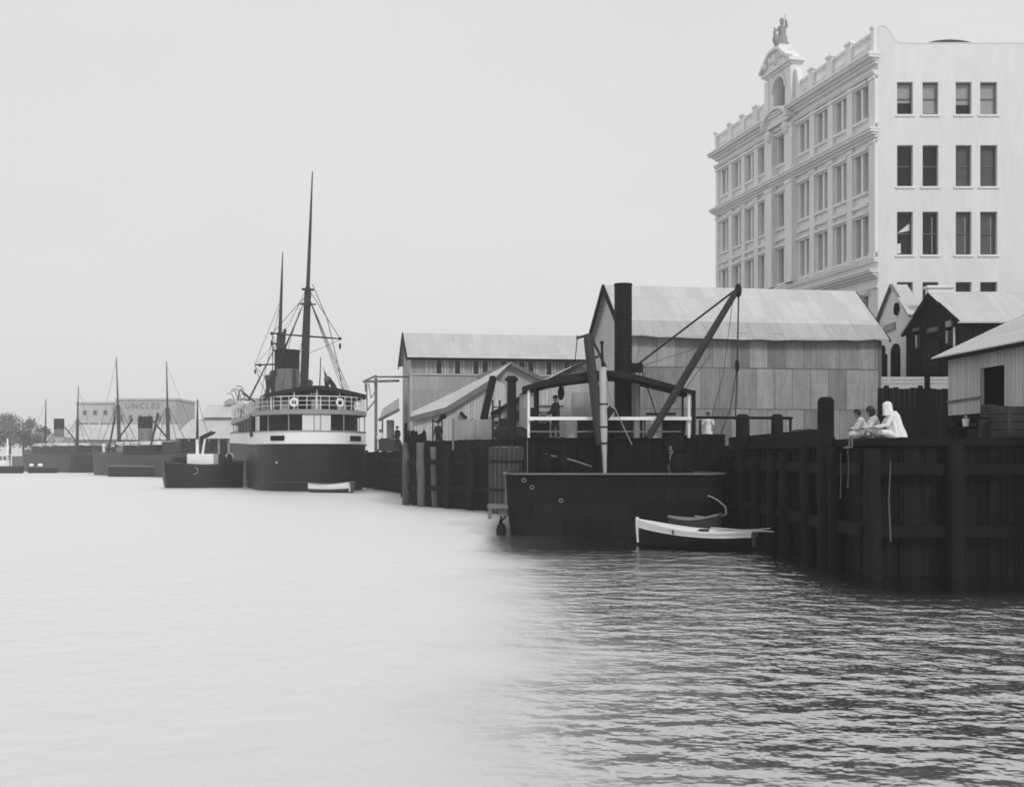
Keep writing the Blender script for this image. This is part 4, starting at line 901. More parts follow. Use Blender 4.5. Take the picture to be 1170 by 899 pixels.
# ------------------------------------------------------------------ small sheds on the jetty
def gabled_front(name, label, poly, D, back, wall_m, roof_m, base, edge='dark_timber', over=.25, roof_edges=None, cat='shed'):
    """front wall polygon (photo columns/rows at depth D); roof slabs run back along 'back'"""
    t = thing(name, label, cat, base); pts = [P(x, y, D) for x, y in poly]
    for p in pts:
        if p.z < 3.6: p.z = 3.4
    back = Vector(back)
    MB().prism(pts, back).build('wall', wall_m, t)
    for i, (a, b_) in enumerate(roof_edges):
        pa, pb = pts[a], pts[b_]; d = (pb-pa).normalized(); f = back.normalized()
        up = Vector((0, 0, .03))
        MB().frame(pa-d*over-f*.3+up, (pb-pa)+d*over, back+f*.6, (0, 0, .07)).build('roof', roof_m, t)
        MB().bar(pa-d*over-f*.34+Vector((0, 0, -.02)), pb-f*.34+Vector((0, 0, -.02)), .06, .24).build('barge_board', edge, t)
    return t
# pale lean-to: roof plane tilted towards the river
t = thing('lean_to_shed', 'whitish lean-to shed with a broad sloping pale roof on the jetty', 'shed', G(520, 80, 3.4))
fr = [P(473, 477, 78.5), P(511, 466.5, 78.5), P(565, 433, 78.5)]; rr_ = [P(471, 471.5, 84.5), P(520, 448.5, 84.5), P(583, 415.5, 84.5)]
lo_ = [G(578, 78.5, 3.4), G(473, 78.5, 3.4)]
MB().add(fr+[P(577, 440, 78.5)]+lo_, [(0, 1, 2, 3, 4, 5)]).build('wall', 'boards_white', t)
lim = [p+Vector((-.25 if i == 0 else 0, -.3, -.03 if i == 0 else 0)) for i, p in enumerate(fr)]
vs = lim+rr_; MB().add(vs+[p+Vector((0, 0, .07)) for p in vs], [(6, 7, 10, 9), (7, 8, 11, 10), (1, 0, 3, 4), (2, 1, 4, 5), (0, 1, 7, 6), (1, 2, 8, 7), (2, 5, 11, 8), (5, 4, 10, 11), (4, 3, 9, 10), (3, 0, 6, 9)]).build('roof', 'roof_iron', t)
MB().sweep([p+Vector((0, -.05, -.1)) for p in lim], .06, .34).build('barge_board', 'timber_mid', t)
MB().bar(P(526, 471, 78.3), P(533, 478, 78.3), .14, .2).build('wall_bracket', 'dark_timber', t)
gabled_front('gabled_shed', 'pale gabled shed rising behind the sloping lean-to roof', [(548, 500), (548, 430), (584, 415.5), (612, 430), (640, 443), (640, 500)], 84.8, (0, 9, 0), 'iron_pale', 'roof_iron', G(590, 86, 3.4), 'timber_mid', roof_edges=[(4, 2), (1, 2)])
t = gabled_front('low_shed', 'low board shed with dark sloping roof edge behind the jetty boiler', [(565, 500), (565, 471), (606, 448), (640, 466), (640, 500)], 76, (0, 7, 0), 'boards_white', 'roof_iron_dull', G(600, 77, 3.4), roof_edges=[(1, 2), (3, 2)])
for px, y0, y1, wd_ in ((575, 478, 488, .45), (567, 481, 485, .25), (591.5, 469, 481, .25)): c = P(px, y1, 75.95); MB().box(c.x-wd_/2, c.x+wd_/2, 75.9, 75.97, c.z, P(px, y0, 75.95).z).build('window', 'pane', t)
t = gabled_front('gabled_shed', 'pale gabled shed with a grey door panel behind the barge awning', [(606, 500), (606, 445), (663, 416), (718, 444), (718, 500)], 70, (-.6, 5, 0), 'iron_pale', 'roof_iron', G(660, 71, 3.4), 'timber_mid', roof_edges=[(1, 2), (3, 2)])
c0, c1 = P(655, 500, 69.9), P(681, 448, 69.9); MB().box(c0.x, c1.x, 69.85, 69.97, 3.4, c1.z).build('door', 'iron_mid', t)
MB().box(P(612, 0, 70).x, P(645, 0, 70).x, 69.85, 69.97, P(0, 463, 70).z, P(0, 446, 70).z).build('notice_board', 'boards_white', t)
# fence, prop, ladder, donkey boiler
t = thing('iron_fence', 'pale upright iron sheet fence on the jetty below the leaning prop', 'fence', G(538, 72, 3.4))
c0, c1 = P(517, 480, 71.5), P(563, 480, 69.8)
MB().frame((c0.x, c0.y, 3.4), (c1.x-c0.x, c1.y-c0.y, 0), (0, .05, 0), (0, 0, c0.z-3.4)).build('sheeting', 'iron_mid', t)
for px in (517.5, 540, 562): c = P(px, 478, 70.7); MB().bar((c.x, c.y+.25, 3.4), (c.x, c.y+.25, c.z), .12).build('post', 'timber_mid', t)
o = MB().bar(P(552.5, 479, 72.5), P(563.5, 431, 74), .34, .34).bar(P(550, 478, 72.4), P(558, 478, 72.4), .3, .3); tag(o.build('timber_prop', 'dark_timber', None, at=P(553, 479, 72.5)), 'stout dark prop leaning above the pale iron sheet fence', 'prop')
t = thing('donkey_boiler', 'dark boiler with tall capped chimney pipe on the jetty', 'boiler', G(580, 67.6, 3.4))
c = G(584.5, 67.4, 3.4); MB().lathe(c, [(.42, 0), (.4, .5), (.38, .9), (.26, 1.2), (.25, 3.6), (.26, P(0, 431, 67.4).z-3.55)], 16).build('chimney', 'black_iron', t, smooth=True)
ztop = P(0, 429.5, 67.4).z; MB().lathe((c.x, c.y, 0), [(.2, ztop-.3), (.36, ztop-.26), (.36, ztop-.12), (.3, ztop-.1), (.22, ztop)], 16).build('cap', 'black_iron', t)
bm_ = MB().tube([G(566, 67.8, 4.0), G(568, 67.8, 4.05), G(597, 67.8, 4.05), G(603, 67.8, 4.0)], [.45, .62, .62, .45], 16); bm_.build('drum', 'black_iron', t, smooth=True)
ld = MB(); 
for px in (563, 571): ld.bar(G(px, 69.2, 3.4), P(px, 457, 69.2), .1)
for k in range(7): ld.bar(P(563, 498-k*5.5, 69.2), P(571, 498-k*5.5, 69.2), .06)
tag(ld.build('ladder', 'dark_timber', None, at=G(567, 69.2, 3.4)), 'narrow upright ladder left of the boiler chimney', 'ladder')
for px, y, D in ((494.5, 481, 79), (504.5, 480, 79), (518.5, 477, 78)):
    pass
pp = MB(); 
for px in (494.5, 505): pp.bar(G(px, 76.2, 3.4), P(px, 479, 76.2), .09)
pp.bar(P(494.5, 481, 76.2), P(501, 483, 76.2), .07); pp.ball(P(506.5, 475.5, 76.2), (.22, .2, .18), 8, 6); pp.bar(P(499, 483, 76.2), P(507, 476, 76.2), .14, .2)
tag(pp.build('tipping_frame', 'dark_timber', None, at=G(500, 76.2, 3.4)), 'little timber frame with a tilted scoop in front of the lean-to wall', 'frame')
MB_ = MB().bar(G(463.5, 80.5, 3.4), P(463.5, 483, 80.5), .2); tag(MB_.build('mooring_post', 'dark_timber', None, at=G(463.5, 80.5, 3.4)), 'thin dark post at the left corner of the jetty', 'mooring post')
hb = MB()
for k in range(34):
    p = P(rnd.uniform(468, 486), 500, rnd.uniform(76.5, 77.8)); z1 = rnd.uniform(3.9, 4.75) if abs(p.x+5.9) < .5 else rnd.uniform(3.7, 4.25)
    hb.bar((p.x, p.y, 3.4), (p.x+rnd.uniform(-.35, .35), p.y, z1), rnd.uniform(.1, .22))
tag(hb.build('timber_offcuts', 'dark_timber', None, at=G(477, 77, 3.4)), 'dark heap of broken timber on the jetty corner', 'timber')
for i, (px, wd_, hh) in enumerate(((449, .7, .9), (440, .5, 1.0))):
    c = G(px, 96.5, 3.48); o = MB().rings([[c+Vector((x, y, z)) for x, y in ro(-wd_+k, wd_-k, -.5+k, .5-k, .15)] for z, k in ((0, 0), (hh*.7, .02), (hh, .15))])
    tag(o.build('cargo_bale', 'canvas', None, at=c), ['dark bale nearest the long shed corner on the quay', 'smaller dark bale standing nearer the gantry post on the quay'][i], 'bale')
# ------------------------------------------------------------------ big white building
bb = thing('warehouse_building', 'tall white five storey building with ornate front and statue on its gable', 'building', (22.4, 75, 3.4))
A0 = Vector((22.4, 75, 0)); fd = Vector((-.2213, .9752, 0)); fn_ = Vector((-.9752, -.2213, 0)); FL = 25.4
fm = lambda s, o, z: A0+fd*s+fn_*o+Vector((0, 0, z))
pm_ = lambda u, o, z: Vector((u, 75-o, z))
ZT = 27.6
wx = [(23.57, 24.54), (25.13, 26.1), (27.16, 28.13), (28.66, 29.7), (32.0, 33.0), (33.7, 34.7)]; wz = [(23.95, 25.93), (19.55, 22.07), (15.37, 18.0), (11.1, 13.7)]
fw = MB(); holes = [(a, b_, c, d) for a, b_ in wx for c, d in wz]
holed_wall(fw, pm_, 22.4, 37, 3.2, 28.2, holes, .42)
# parapet profile above the flat top: raised corner swept down, low arched middle
prof = [(22.4, 28.2), (22.4, 29.3), (22.75, 29.38), (23.0, 29.2), (23.2, 28.9), (23.45, 28.5), (23.75, 28.32), (24.3, 28.3), (37, 28.3), (37, 28.2)]
fw.prism([(x, 75.0, z) for x, z in prof], (0, .45, 0)); fw.build('front_wall', 'stucco', bb)
rv = MB().prism([(26.6+k*.4, 80, 28.12+2.12*math.sin(math.pi*(.26+.048*k))**.6) for k in range(11)][::-1]+[(26.6, 80, 28.12), (30.6, 80, 28.12)], (0, 6, 0)); rv.build('roof_vault', 'hull_grey', bb)
cp = MB().sweep([(x, 75.21, z+.02) for x, z in prof[1:-1]], .46, .05); cp.build('coping', 'stucco_trim', bb)
for j, (c, d) in enumerate(wz):
    for i, (a, b_) in enumerate(wx):
        fr = MB(); y = 75.28; t_ = .065
        fr.box(a, a+t_, y, y+.1, c, d); fr.box(b_-t_, b_, y, y+.1, c, d); fr.box(a+t_, b_-t_, y, y+.1, d-t_*1.4, d); fr.box(a+t_, b_-t_, y, y+.1, c, c+t_); fr.box(a+t_, b_-t_, y-.02, y+.1, (c+d)/2-.03, (c+d)/2+.04)
        o = fr.build('window', 'sash', bb)
        MB().box(a+t_, b_-t_, y+.05, y+.07, c+t_, d-t_).build('pane', 'pane' if not (j in (1, 2) and i >= 2) else 'pane_pale', o) if not (j == 0) else None
        if j == 0:
            fr_ = (.62, .96, .68, .97, .8, .5)[i]; zb = d-t_-(d-c-2*t_)*fr_
            MB().box(a+t_, b_-t_, y+.05, y+.07, c+t_, zb).build('pane', 'pane', o); MB().box(a+t_, b_-t_, y+.03, y+.05, zb, d-t_*1.5).build('blind', 'blind', o)
        elif j == 1 and i in (2, 3): MB().box(a+t_+.1, b_-t_-.25, y+.02, y+.045, c+.1, d-t_*2).build('blind', 'pane_pale', o)
        elif j == 2 and i == 0:
            MB().prism([(a+.12, y+.03, 16.75), (b_-.1, y+.03, 16.9), (b_-.1, y+.03, 17.35)], (0, .015, 0)).build('sheet_of_paper', 'blind_white', o)
            MB().box(a+.1, a+.32, y+.02, y+.045, 15.5, 16.1).build('curtain', 'blind_white', o)
        elif j == 2 and i in (1, 2, 3): MB().box(b_-.32, b_-.27, y+.02, y+.045, 15.5, 17.7).build('curtain', 'blind', o)
    for i, (a, b_) in enumerate(wx): MB().box(a-.12, b_+.12, 74.93, 75.2, c-.13, c-.003).build('window_sill', 'stucco_trim', bb)
# river facade
bays = [1.95, 4.5, 7.1, 9.75, 13.05, 16.35, 18.75, 21.2, 23.7]
rows = [(24.05, 26.05), (19.5, 21.9), (15.5, 17.95), (10.2, 13.0)]
hw_ = lambda i: .98 if i == 4 else .80
hol = [(c-hw_(i), c+hw_(i), a, b_) for i, c in enumerate(bays) for a, b_ in rows]
fc_ = MB(); holed_wall(fc_, lambda s, o, z: fm(s, o, z), 0, FL, 3.2, 28.2, hol, .5); fc_.build('river_wall', 'stucco_trim', bb)
bk = MB(); q0, q1 = fm(FL, 0, 3.2), Vector((37, 75, 3.2)); q2 = q1+(q0-A0-Vector((0, 0, 3.2)))
for p, q_ in ((q0, Vector((q2.x, q2.y, 3.2))), (Vector((q2.x, q2.y, 3.2)), q1)): bk.add([p, q_, q_+Vector((0, 0, 25)), p+Vector((0, 0, 25))], [(0, 1, 2, 3)])
bk.add([fm(0.05, -.05, 28.1), fm(FL, -.05, 28.1), (q2.x, q2.y, 28.1), (q1.x, q1.y, 28.1)], [(0, 1, 2, 3)]); bk.build('rear_wall', 'stucco', bb)
fbx = lambda mb, s0, s1, o0, o1, z0, z1: mb.frame(fm(s0, o0, z0), fd*(s1-s0), fn_*(o1-o0), Vector((0, 0, z1-z0)))
for i, c in enumerate(bays):
    for a, b_ in rows[:4]:
        w_ = hw_(i); fr = MB(); t_ = .07
        fbx(fr, c-w_, c-w_+t_, -.42, -.32, a, b_); fbx(fr, c+w_-t_, c+w_, -.42, -.32, a, b_); fbx(fr, c-w_+t_, c+w_-t_, -.42, -.32, b_-t_, b_); fbx(fr, c-w_+t_, c+w_-t_, -.42, -.32, a, a+t_)
        fbx(fr, c-w_+t_, c-.16, -.42, -.34, (a+b_)/2-.03, (a+b_)/2+.03); fbx(fr, c+.16, c+w_-t_, -.42, -.34, (a+b_)/2-.03, (a+b_)/2+.03)
        o = fr.build('window', 'sash', bb)
        pn = MB(); fbx(pn, c-w_+t_, c+w_-t_, -.40, -.38, a+t_, b_-t_); pn.build('pane', 'pane_mid', o)
        mu = MB(); fbx(mu, c-.14, c+.14, -.36, .0, a+.003, b_-.003); mu.build('mullion', 'stucco_trim', o)
ed = [0.0]+[(bays[i]+bays[i+1])/2 for i in range(8)]+[FL]
pw = [.62]+[.36]*3+[.55, .55]+[.36]*3+[.5]
pil = MB()
for k, e in enumerate(ed):
    h_ = pw[k]; a, b_ = (max(0.0, e-h_), min(FL, e+h_)); big = k in (4, 5); out_ = .5 if big else .2
    if k == 0: b_ = .75
    for z0, z1 in ((15.25, 22.5), (23.13, 26.44)):
        fbx(pil, a, b_, 0, out_, z0, z1); fbx(pil, a-.05 if a > 0 else 0, b_+.05, out_*.0, out_+.07, z1-.28, z1-.08); fbx(pil, a-.05 if a > 0 else 0, b_+.05, 0, out_+.06, z0, z0+.3)
pil.build('pilaster', 'stucco_trim', bb)
cn = MB()
def corn(z0, steps, s0=0.0, s1=FL, lead=.0):
    z = z0
    for hgt, o in steps: fbx(cn, s0-(o if s0 == 0 else 0)*lead, s1+o*.5*(s1 == FL), 0, o, z, z+hgt-.002); z += hgt
corn(27.05, [(.18, .25), (.14, .42), (.16, .72), (.12, .82), (.1, .66)], lead=.35)
corn(26.45, [(.12, .3), (.1, .36)])
corn(22.55, [(.16, .24), (.14, .42), (.16, .62), (.1, .7)], lead=.35)
corn(14.95, [(.14, .3), (.12, .36)], lead=.4); corn(14.0, [(.12, .2), (.14, .42), (.12, .62), (.08, .7)], lead=.35); corn(13.35, [(.12, .12)], lead=.4)
cn.build('cornice', 'stucco_trim', bb)
for i, c in enumerate(bays):
    w_ = hw_(i)+.16
    for j, (a, b_) in enumerate(rows):
        hd = MB(); fbx(hd, c-w_, c+w_, 0, .30, b_+.10, b_+.26); fbx(hd, c-w_+.06, c+w_-.06, 0, .16, b_-.004, b_+.104); hd.build('window_hood', 'stucco_trim', bb)
        hd = MB(); fbx(hd, c-w_, c+w_, 0, .20, a-.2, a-.03); hd.build('window_sill', 'stucco_trim', bb)
    hd = MB(); fbx(hd, c-w_, c+w_, 0, .26, 18.55, 18.75); hd.build('panel_moulding', 'stucco_trim', bb)
for k in range(9):
    if k == 4: continue
    bal = MB()
    s0, s1 = ed[k]+.35, ed[k+1]-.35
    fbx(bal, s0, s1, -.1, .18, 28.95, 29.12); fbx(bal, s0, s1, -.1, .2, 27.9, 28.12)
    nb = int((s1-s0)/.28)
    for q_ in range(nb):
        p = fm(s0+(q_+.5)*(s1-s0)/nb, .04, 0); bal.lathe(p, [(.07, 28.1), (.11, 28.3), (.05, 28.6), (.09, 28.9), (.09, 28.97)], 8)
    bal.build('balustrade', 'stucco_trim', bb)
for k in (0, 1, 2, 3, 6, 7, 8, 9):
    pr_ = MB(); e = ed[k]; a, b_ = max(0.02, e-.36), min(FL, e+.36); fbx(pr_, a, b_, -.2, .28, 27.75, 29.2); fbx(pr_, a-.06 if a > .1 else 0.0, b_+.06, -.26, .36, 29.2, 29.36)
    pr_.build('parapet_pier', 'stucco_trim', bb)
# central attic with arch, pediment and figure group
at = MB(); c = 13.05; s0, s1 = 10.95, 15.1
for a, b_ in ((s0, c-.95), (c+.95, s1)): fbx(at, a, b_, -.35, .42, 27.7, 30.5)
arc = [fm(c+.95*math.cos(t_), .36, 29.2+.95*math.sin(t_)) for t_ in [math.pi*k/12 for k in range(13)]]+[fm(c-.95, .36, 30.5), fm(c+.95, .36, 30.5)]
at.prism([p for p in arc[::-1]], fn_*-.68); fbx(at, c-.94, c+.94, -.34, -.2, 27.7, 30.4)
at.build('attic', 'stucco_trim', bb)
ac = MB(); fbx(ac, s0-.12, s1+.12, -.4, .55, 30.5, 30.65); fbx(ac, s0-.28, s1+.28, -.45, .75, 30.65, 30.88)
fbx(ac, s0-.1, s0+.5, -.1, .58, 27.7, 30.3); fbx(ac, s1-.5, s1+.1, -.1, .58, 27.7, 30.3)
for k in range(12):
    t0_, t1_ = math.pi*k/12, math.pi*(k+1)/12; ac.bar(fm(c+1.08*math.cos(t0_), .42, 29.2+1.08*math.sin(t0_)), fm(c+1.08*math.cos(t1_), .42, 29.2+1.08*math.sin(t1_)), .2, .2, fn_)
pd = [fm(c+x, .66, 30.88+z) for x, z in ((-2.3, 0), (-1.7, .4), (-1.0, .9), (-.5, 1.1), (.5, 1.1), (1.0, .9), (1.7, .4), (2.3, 0))]
ac.prism(pd, fn_*-.9); ac.sweep([p+fn_*.08+Vector((0, 0, .06)) for p in pd], .5, .2)
for sg in (-1, 1):   # scroll consoles, urns and swags beside the attic
    e = c+sg*2.35
    ac.prism([fm(e, .3, 27.75), fm(e+sg*1.25, .3, 27.75), fm(e+sg*1.2, .3, 28.2), fm(e+sg*.7, .3, 28.5), fm(e+sg*.45, .3, 29.1), fm(e+sg*.2, .3, 29.9), fm(e, .3, 30.1)], fn_*-.4)
    ac.ball(fm(e+sg*1.0, .1, 28.3), (.28, .28, .28), 8, 6); ac.ball(fm(c+sg*1.55, .75, 31.35), (.3, .3, .3), 8, 6); ac.ball(fm(c+sg*.75, .7, 31.5), (.25, .25, .3), 8, 6)
    for z in (28.3, 28.9, 29.5): fbx(ac, c+sg*1.75-.3, c+sg*1.75+.3, .42, .5, z, z+.12)
sgm = [fm(c+2.0*math.cos(t_), .0, 26.75+1.0*math.sin(t_)) for t_ in [math.pi*k/12 for k in range(13)]]
ac.prism(sgm, fn_*.55); ac.sweep([p+fn_*.5+Vector((0, 0, .08)) for p in sgm], .9, .2)
for sg in (-1, 1):
    ac.ball(fm(c+sg*1.4, .6, 26.2), (.3, .3, .45), 8, 6)
fbx(ac, c-.65, c+.65, -.3, .7, 31.95, 32.3); ac.ball(fm(c, .68, 31.4), (.35, .35, .42), 10, 8)
ac.build('pediment', 'stucco_trim', bb)
ni = MB(); p = fm(c, .05, 27.8); ni.lathe(p, [(.5, 0), (.45, .5), (.3, 1.2), (.38, 1.6), (.12, 1.9), (.18, 2.15), (.05, 2.35)], 10); ni.build('niche_figure', 'statue', bb, smooth=True)
sg_ = MB(); p = fm(c, .2, 32.3)
# seated robed figure with raised spear and round shield
sg_.lathe(p, [(.75, 0), (.7, .25), (.55, .5), (.5, .9), (.32, 1.3), (.36, 1.7), (.3, 1.95), (.1, 2.08)], 12); sg_.ball(p+Vector((0, 0, 2.3)), (.2, .22, .27), 10, 8)
sg_.tube([p+Vector((-.3, -.1, 1.8)), p+Vector((-.62, -.2, 1.4)), p+Vector((-.8, -.3, 1.75))], [.13, .11, .08], 8); sg_.tube([p+Vector((.3, .1, 1.8)), p+Vector((.5, .1, 2.0)), p+Vector((.42, .1, 2.6))], [.13, .11, .08], 8)
sg_.tube([p+Vector((.42, .1, .0)), p+Vector((.3, .1, 3.2))], [.05, .03], 6); sg_.lathe(p+Vector((0, 0, 2.45)), [(.22, 0), (.2, .15), (.05, .35)], 8)
sg_.ball(p+Vector((-.62, -.3, .62)), (.34, .3, .52), 12, 8); sg_.ball(p+Vector((-.75, -.35, 1.2)), (.16, .16, .3), 8, 6); sg_.ball(p+Vector((.4, .5, .45)), (.3, .4, .45), 10, 8)
sg_.v = [p+(v-p)*.76 for v in sg_.v]
tag(sg_.build('statue', 'statue', None, at=p, smooth=True), 'dark stone figure group with spear on top of the white building', 'statue')
# ------------------------------------------------------------------ white gabled house, dark gabled house
def side_gable(name, label, xa, ya, xb, yb, zeave, zapex, length, wm, rm, cat='house', over=.25):
    """gable wall faces the river (-X) from (xa,ya) far to (xb,yb) near; ridge runs +X"""
    t = thing(name, label, cat, (xa, (ya+yb)/2, 3.4)); am = Vector(((xa+xb)/2, (ya+yb)/2, zapex))
    pts = [(xa, ya, 3.4), (xa, ya, zeave), am, (xb, yb, zeave), (xb, yb, 3.4)]
    MB().prism(pts, (length, 0, 0)).build('wall', wm, t)
    for (x, y) in ((xb, yb), (xa, ya)):
        e = Vector((x, y, zeave)); d = (am-e).normalized()
        MB().frame(e-d*over+Vector((-.2, 0, .04)), am-e+d*over, (length+.4, 0, 0), (0, 0, .07)).build('roof', rm, t)
    return t
t = side_gable('white_house', 'narrow white rendered house with steep gable and arched opening', 21.6, 72.5, 21.55, 66.3, 10.75, 12.65, .6, 'render_white', 'roof_iron')
def gx(px, xw): # depth where photo column meets plane x = xw
    return xw*F/(px-CX)
def on_x(px, py, xw): D = gx(px, xw); return P(px, py, D)
def arch(mb, p0, p1, top, base, xw, th):
    ya, yb = gx(p0, xw), gx(p1, xw); cy, r_ = (ya+yb)/2, abs(ya-yb)/2
    pts = [(xw, cy+r_*math.cos(k*math.pi/10), top-r_*.6+r_*.6*math.sin(k*math.pi/10)) for k in range(11)]+[(xw, cy-r_, base), (xw, cy+r_, base)]
    mb.prism(pts, (th, 0, 0))
a_ = MB(); arch(a_, 1017.5, 1027.5, P(0, 391, 68).z, 5.0, 21.50, .06); a_.build('arched_opening', 'shade_black', t)
a_ = MB(); arch(a_, 1005.5, 1010.5, P(0, 394, 71).z, 5.0, 21.53, .06); a_.build('arched_opening', 'shade_black', t)
c = on_x(1024, 353, 21.5); o_ = MB().rings([[c+Vector((x, math.cos(k*math.pi/8)*.42, math.sin(k*math.pi/8)*.36)) for k in range(16)] for x in (-.03, .04)]); o_.build('oval_vent', 'shade_black', t)
ls_ = MB(); c = on_x(1010, 377, 21.5); d_ = on_x(1022, 377, 21.5); ls_.frame((21.48, d_.y, c.z-.15), (.06, 0, 0), (0, c.y-d_.y, 0), (0, 0, .4)); ls_.build('louvre', 'grey_paint', t)
bd_ = MB()
for y, (xa_, xb_) in ((72.5, (21.45, 21.7)), (66.3, (21.4, 21.65))):
    e = Vector((21.45, y, 10.75)); am = Vector((21.45, 69.4, 12.75)); d = (am-e).normalized(); bd_.bar(e-d*.3, am, .14, .1)
bd_.build('coping', 'timber_mid', t)
MB().frame((22.3, 65.6, 10.2), (1.3, 0, 0), (0, .5, 0), (0, 0, 1.85)).frame((22.2, 65.5, 12.05), (1.5, 0, 0), (0, .7, 0), (0, 0, .12)).build('parapet_box', 'render_white', t)
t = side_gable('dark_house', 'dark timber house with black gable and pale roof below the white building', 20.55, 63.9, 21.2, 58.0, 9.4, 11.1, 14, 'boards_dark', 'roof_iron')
xw = 20.85
for e in (Vector((20.4, 64.1, 9.35)), Vector((21.05, 57.8, 9.35))): MB().bar(e, Vector((20.7, 60.95, 11.06)), .1, .2).build('barge_board', 'dark_timber', t)
def onw(px, py):   # point on the dark gable wall
    q = (px-CX)/F; y = (20.55+(63.9)*(.65/5.9))/(q+.65/5.9); return P(px, py, y)
for nm, m_, px0, px1, y0, y1 in (('doorway', 'black_iron', 1057, 1076, 387, 428), ('window', 'pane', 1048, 1054, 382, 400), ('lamp', 'grey_paint', 1083, 1089, 366, 374), ('window', 'pane', 1084, 1092, 377, 396), ('sign_board', 'timber_mid', 1045, 1052, 374, 379), ('sign_board', 'timber_mid', 1062, 1073, 373, 381)):
    a, b_ = onw(px0, y1), onw(px1, y0); d = b_-a; MB().frame(a+Vector((-.12, 0, 0)), (d.x, d.y, 0), (.1, 0, 0), (0, 0, d.z)).build(nm, m_, t)
for px, y0, y1 in ((1050.5, 383, 397), (1085.5, 378, 392), (1094, 374, 398)):
    a, b_ = onw(px, y1), onw(px, y0); MB().bar(a+Vector((-.16, 0, 0)), b_+Vector((-.16, 0, 0)), .07, .09).build('pale_post', 'sash_white', t)
# fences in the yard
yf = 49.0
t = thing('board_fence', 'tall dark board fence closing the yard behind the seated children', 'fence', G(1045, yf, 3.4))
xa, xb = P(1003, 0, yf).x, P(1098, 0, yf).x; zt = P(0, 443, yf).z; f_ = MB(); k = 0; x = xa
while x < xb:
    f_.box(x, x+.2, yf, yf+.04, 3.4, zt+rnd.uniform(-.06, .03)); x += .215
f_.build('boards', 'boards_dark', t)
for x in (xa+.3, (xa+xb)/2, xb-.3): MB().box(x, x+.16, yf+.05, yf+.2, 3.4, zt+.1).build('post', 'dark_timber', t)
for i, (pa, pb) in enumerate(((1007, 1056), (1063, 1085))):
    D = 54.0; t = thing('plank_screen', ['wide pale plank screen under the white gabled house', 'short pale plank screen under the dark gabled house'][i], 'fence', G((pa+pb)/2, D, 3.4))
    xa, xb = P(pa, 0, D).x, P(pb, 0, D).x
    for kk in range(3): MB().box(xa, xb, D, D+.05, P(0, 442-kk*4, D).z-(.9 if kk == 0 else 0), P(0, 438.4-kk*4, D).z).build('plank', 'timber_pale', t)
    for x in (xa+.1, (xa+xb)/2, xb-.25): MB().box(x, x+.14, D+.06, D+.2, 3.4, P(0, 431, D).z).build('post', 'dark_timber', t)
# right hand board shed on stumps
t = thing('board_shed', 'whitewashed board shed with dark doorway raised on stumps at the right edge', 'shed', (13.6, 36, 3.4))
X0, X1 = 13.6, 14.35; Y0, Y1 = 38.2, 27.0
def wx_(y): return X0+(X1-X0)*(Y0-y)/(Y0-Y1)
ub = Vector((X1-X0, Y1-Y0, 0)); UL = ub.length; ud_ = ub/UL; un = Vector((ud_.y, -ud_.x, 0))   # outward (-X)
if un.x > 0: un = -un
wm_ = lambda u, o, z: Vector((X0, Y0, 0))+ud_*u+un*o+Vector((0, 0, z))
def u_at(px):
    q = (px-CX)/F; # X0+ud.x*u = q*(Y0+ud.y*u)
    return (q*Y0-X0)/(ud_.x-q*ud_.y)
uA, uB = u_at(1120), u_at(1147.5); zb = P(1087, 474.5, 38).z; zd = P(1135, 421, 36).z; zev = 6.2; z0d = zb-.1
ww = MB(); holed_wall(ww, wm_, 0, UL, zb, zev, [(uA, uB, zb, zd)], .12)
ww.add([wm_(0, 0, zb), wm_(0, -6, zb), wm_(0, -6, zev+1), wm_(0, -2.5, zev+1.3), wm_(0, 0, zev)], [(0, 1, 2, 3, 4)]); ww.build('wall', 'boards_white', t)
rf = MB(); e0, e1 = wm_(-.35, .4, zev-.16), wm_(UL, .4, zev-.16); rdv = -un*4.6+Vector((0, 0, 2.15)); rf.frame(e0, e1-e0, rdv, (0, 0, .07)); rf.build('roof', 'roof_iron', t)
MB().bar(e0+Vector((0, 0, -.03))-un*.02, e1+Vector((0, 0, -.03))-un*.02, .05, .12).build('fascia', 'dark_timber', t)
MB().bar(wm_(.02, .03, zb+.42), wm_(uA, .03, zb+.46), .04, .07).build('batten', 'timber_mid', t)
ww2 = MB(); ww2.frame(wm_(0, -4.9, zb), ud_*UL, -un*.1, (0, 0, 3.2)); ww2.frame(wm_(UL, 0, zb), ud_*.08, -un*4.9, (0, 0, zev-zb)); ww2.build('rear_wall', 'boards_white', t)
dk_ = MB(); dk_.add([wm_(uA-1.0, -.16, zb), wm_(uB+1.5, -.16, zb), wm_(uB+1.5, -.16, zd+.3), wm_(uA-1.0, -.16, zd+.3)], [(0, 1, 2, 3)]); dk_.build('doorway_shade', 'shade_black', t)  # flat sheet added behind the doorway; its black colour stands for indoor shade
fl_ = MB(); fl_.frame(wm_(0, -.02, zb-.22), ud_*UL, -un*6, (0, 0, .2)); fl_.build('floor', 'dark_timber', t)
for k in range(5):
    for oo_ in (-.3, -3): p = wm_(.3+k*2.6, oo_, 3.4); MB().tube([p, p+Vector((0, 0, zb-.22-3.4))], .16, 8).build('stump', 'dark_timber', t)
und = MB(); und.add([wm_(0, -4, 3.4), wm_(UL, -4, 3.4), wm_(UL, -4, zb-.2), wm_(0, -4, zb-.2)], [(0, 1, 2, 3)]); und.build('underfloor_boards', 'boards_dark', t)
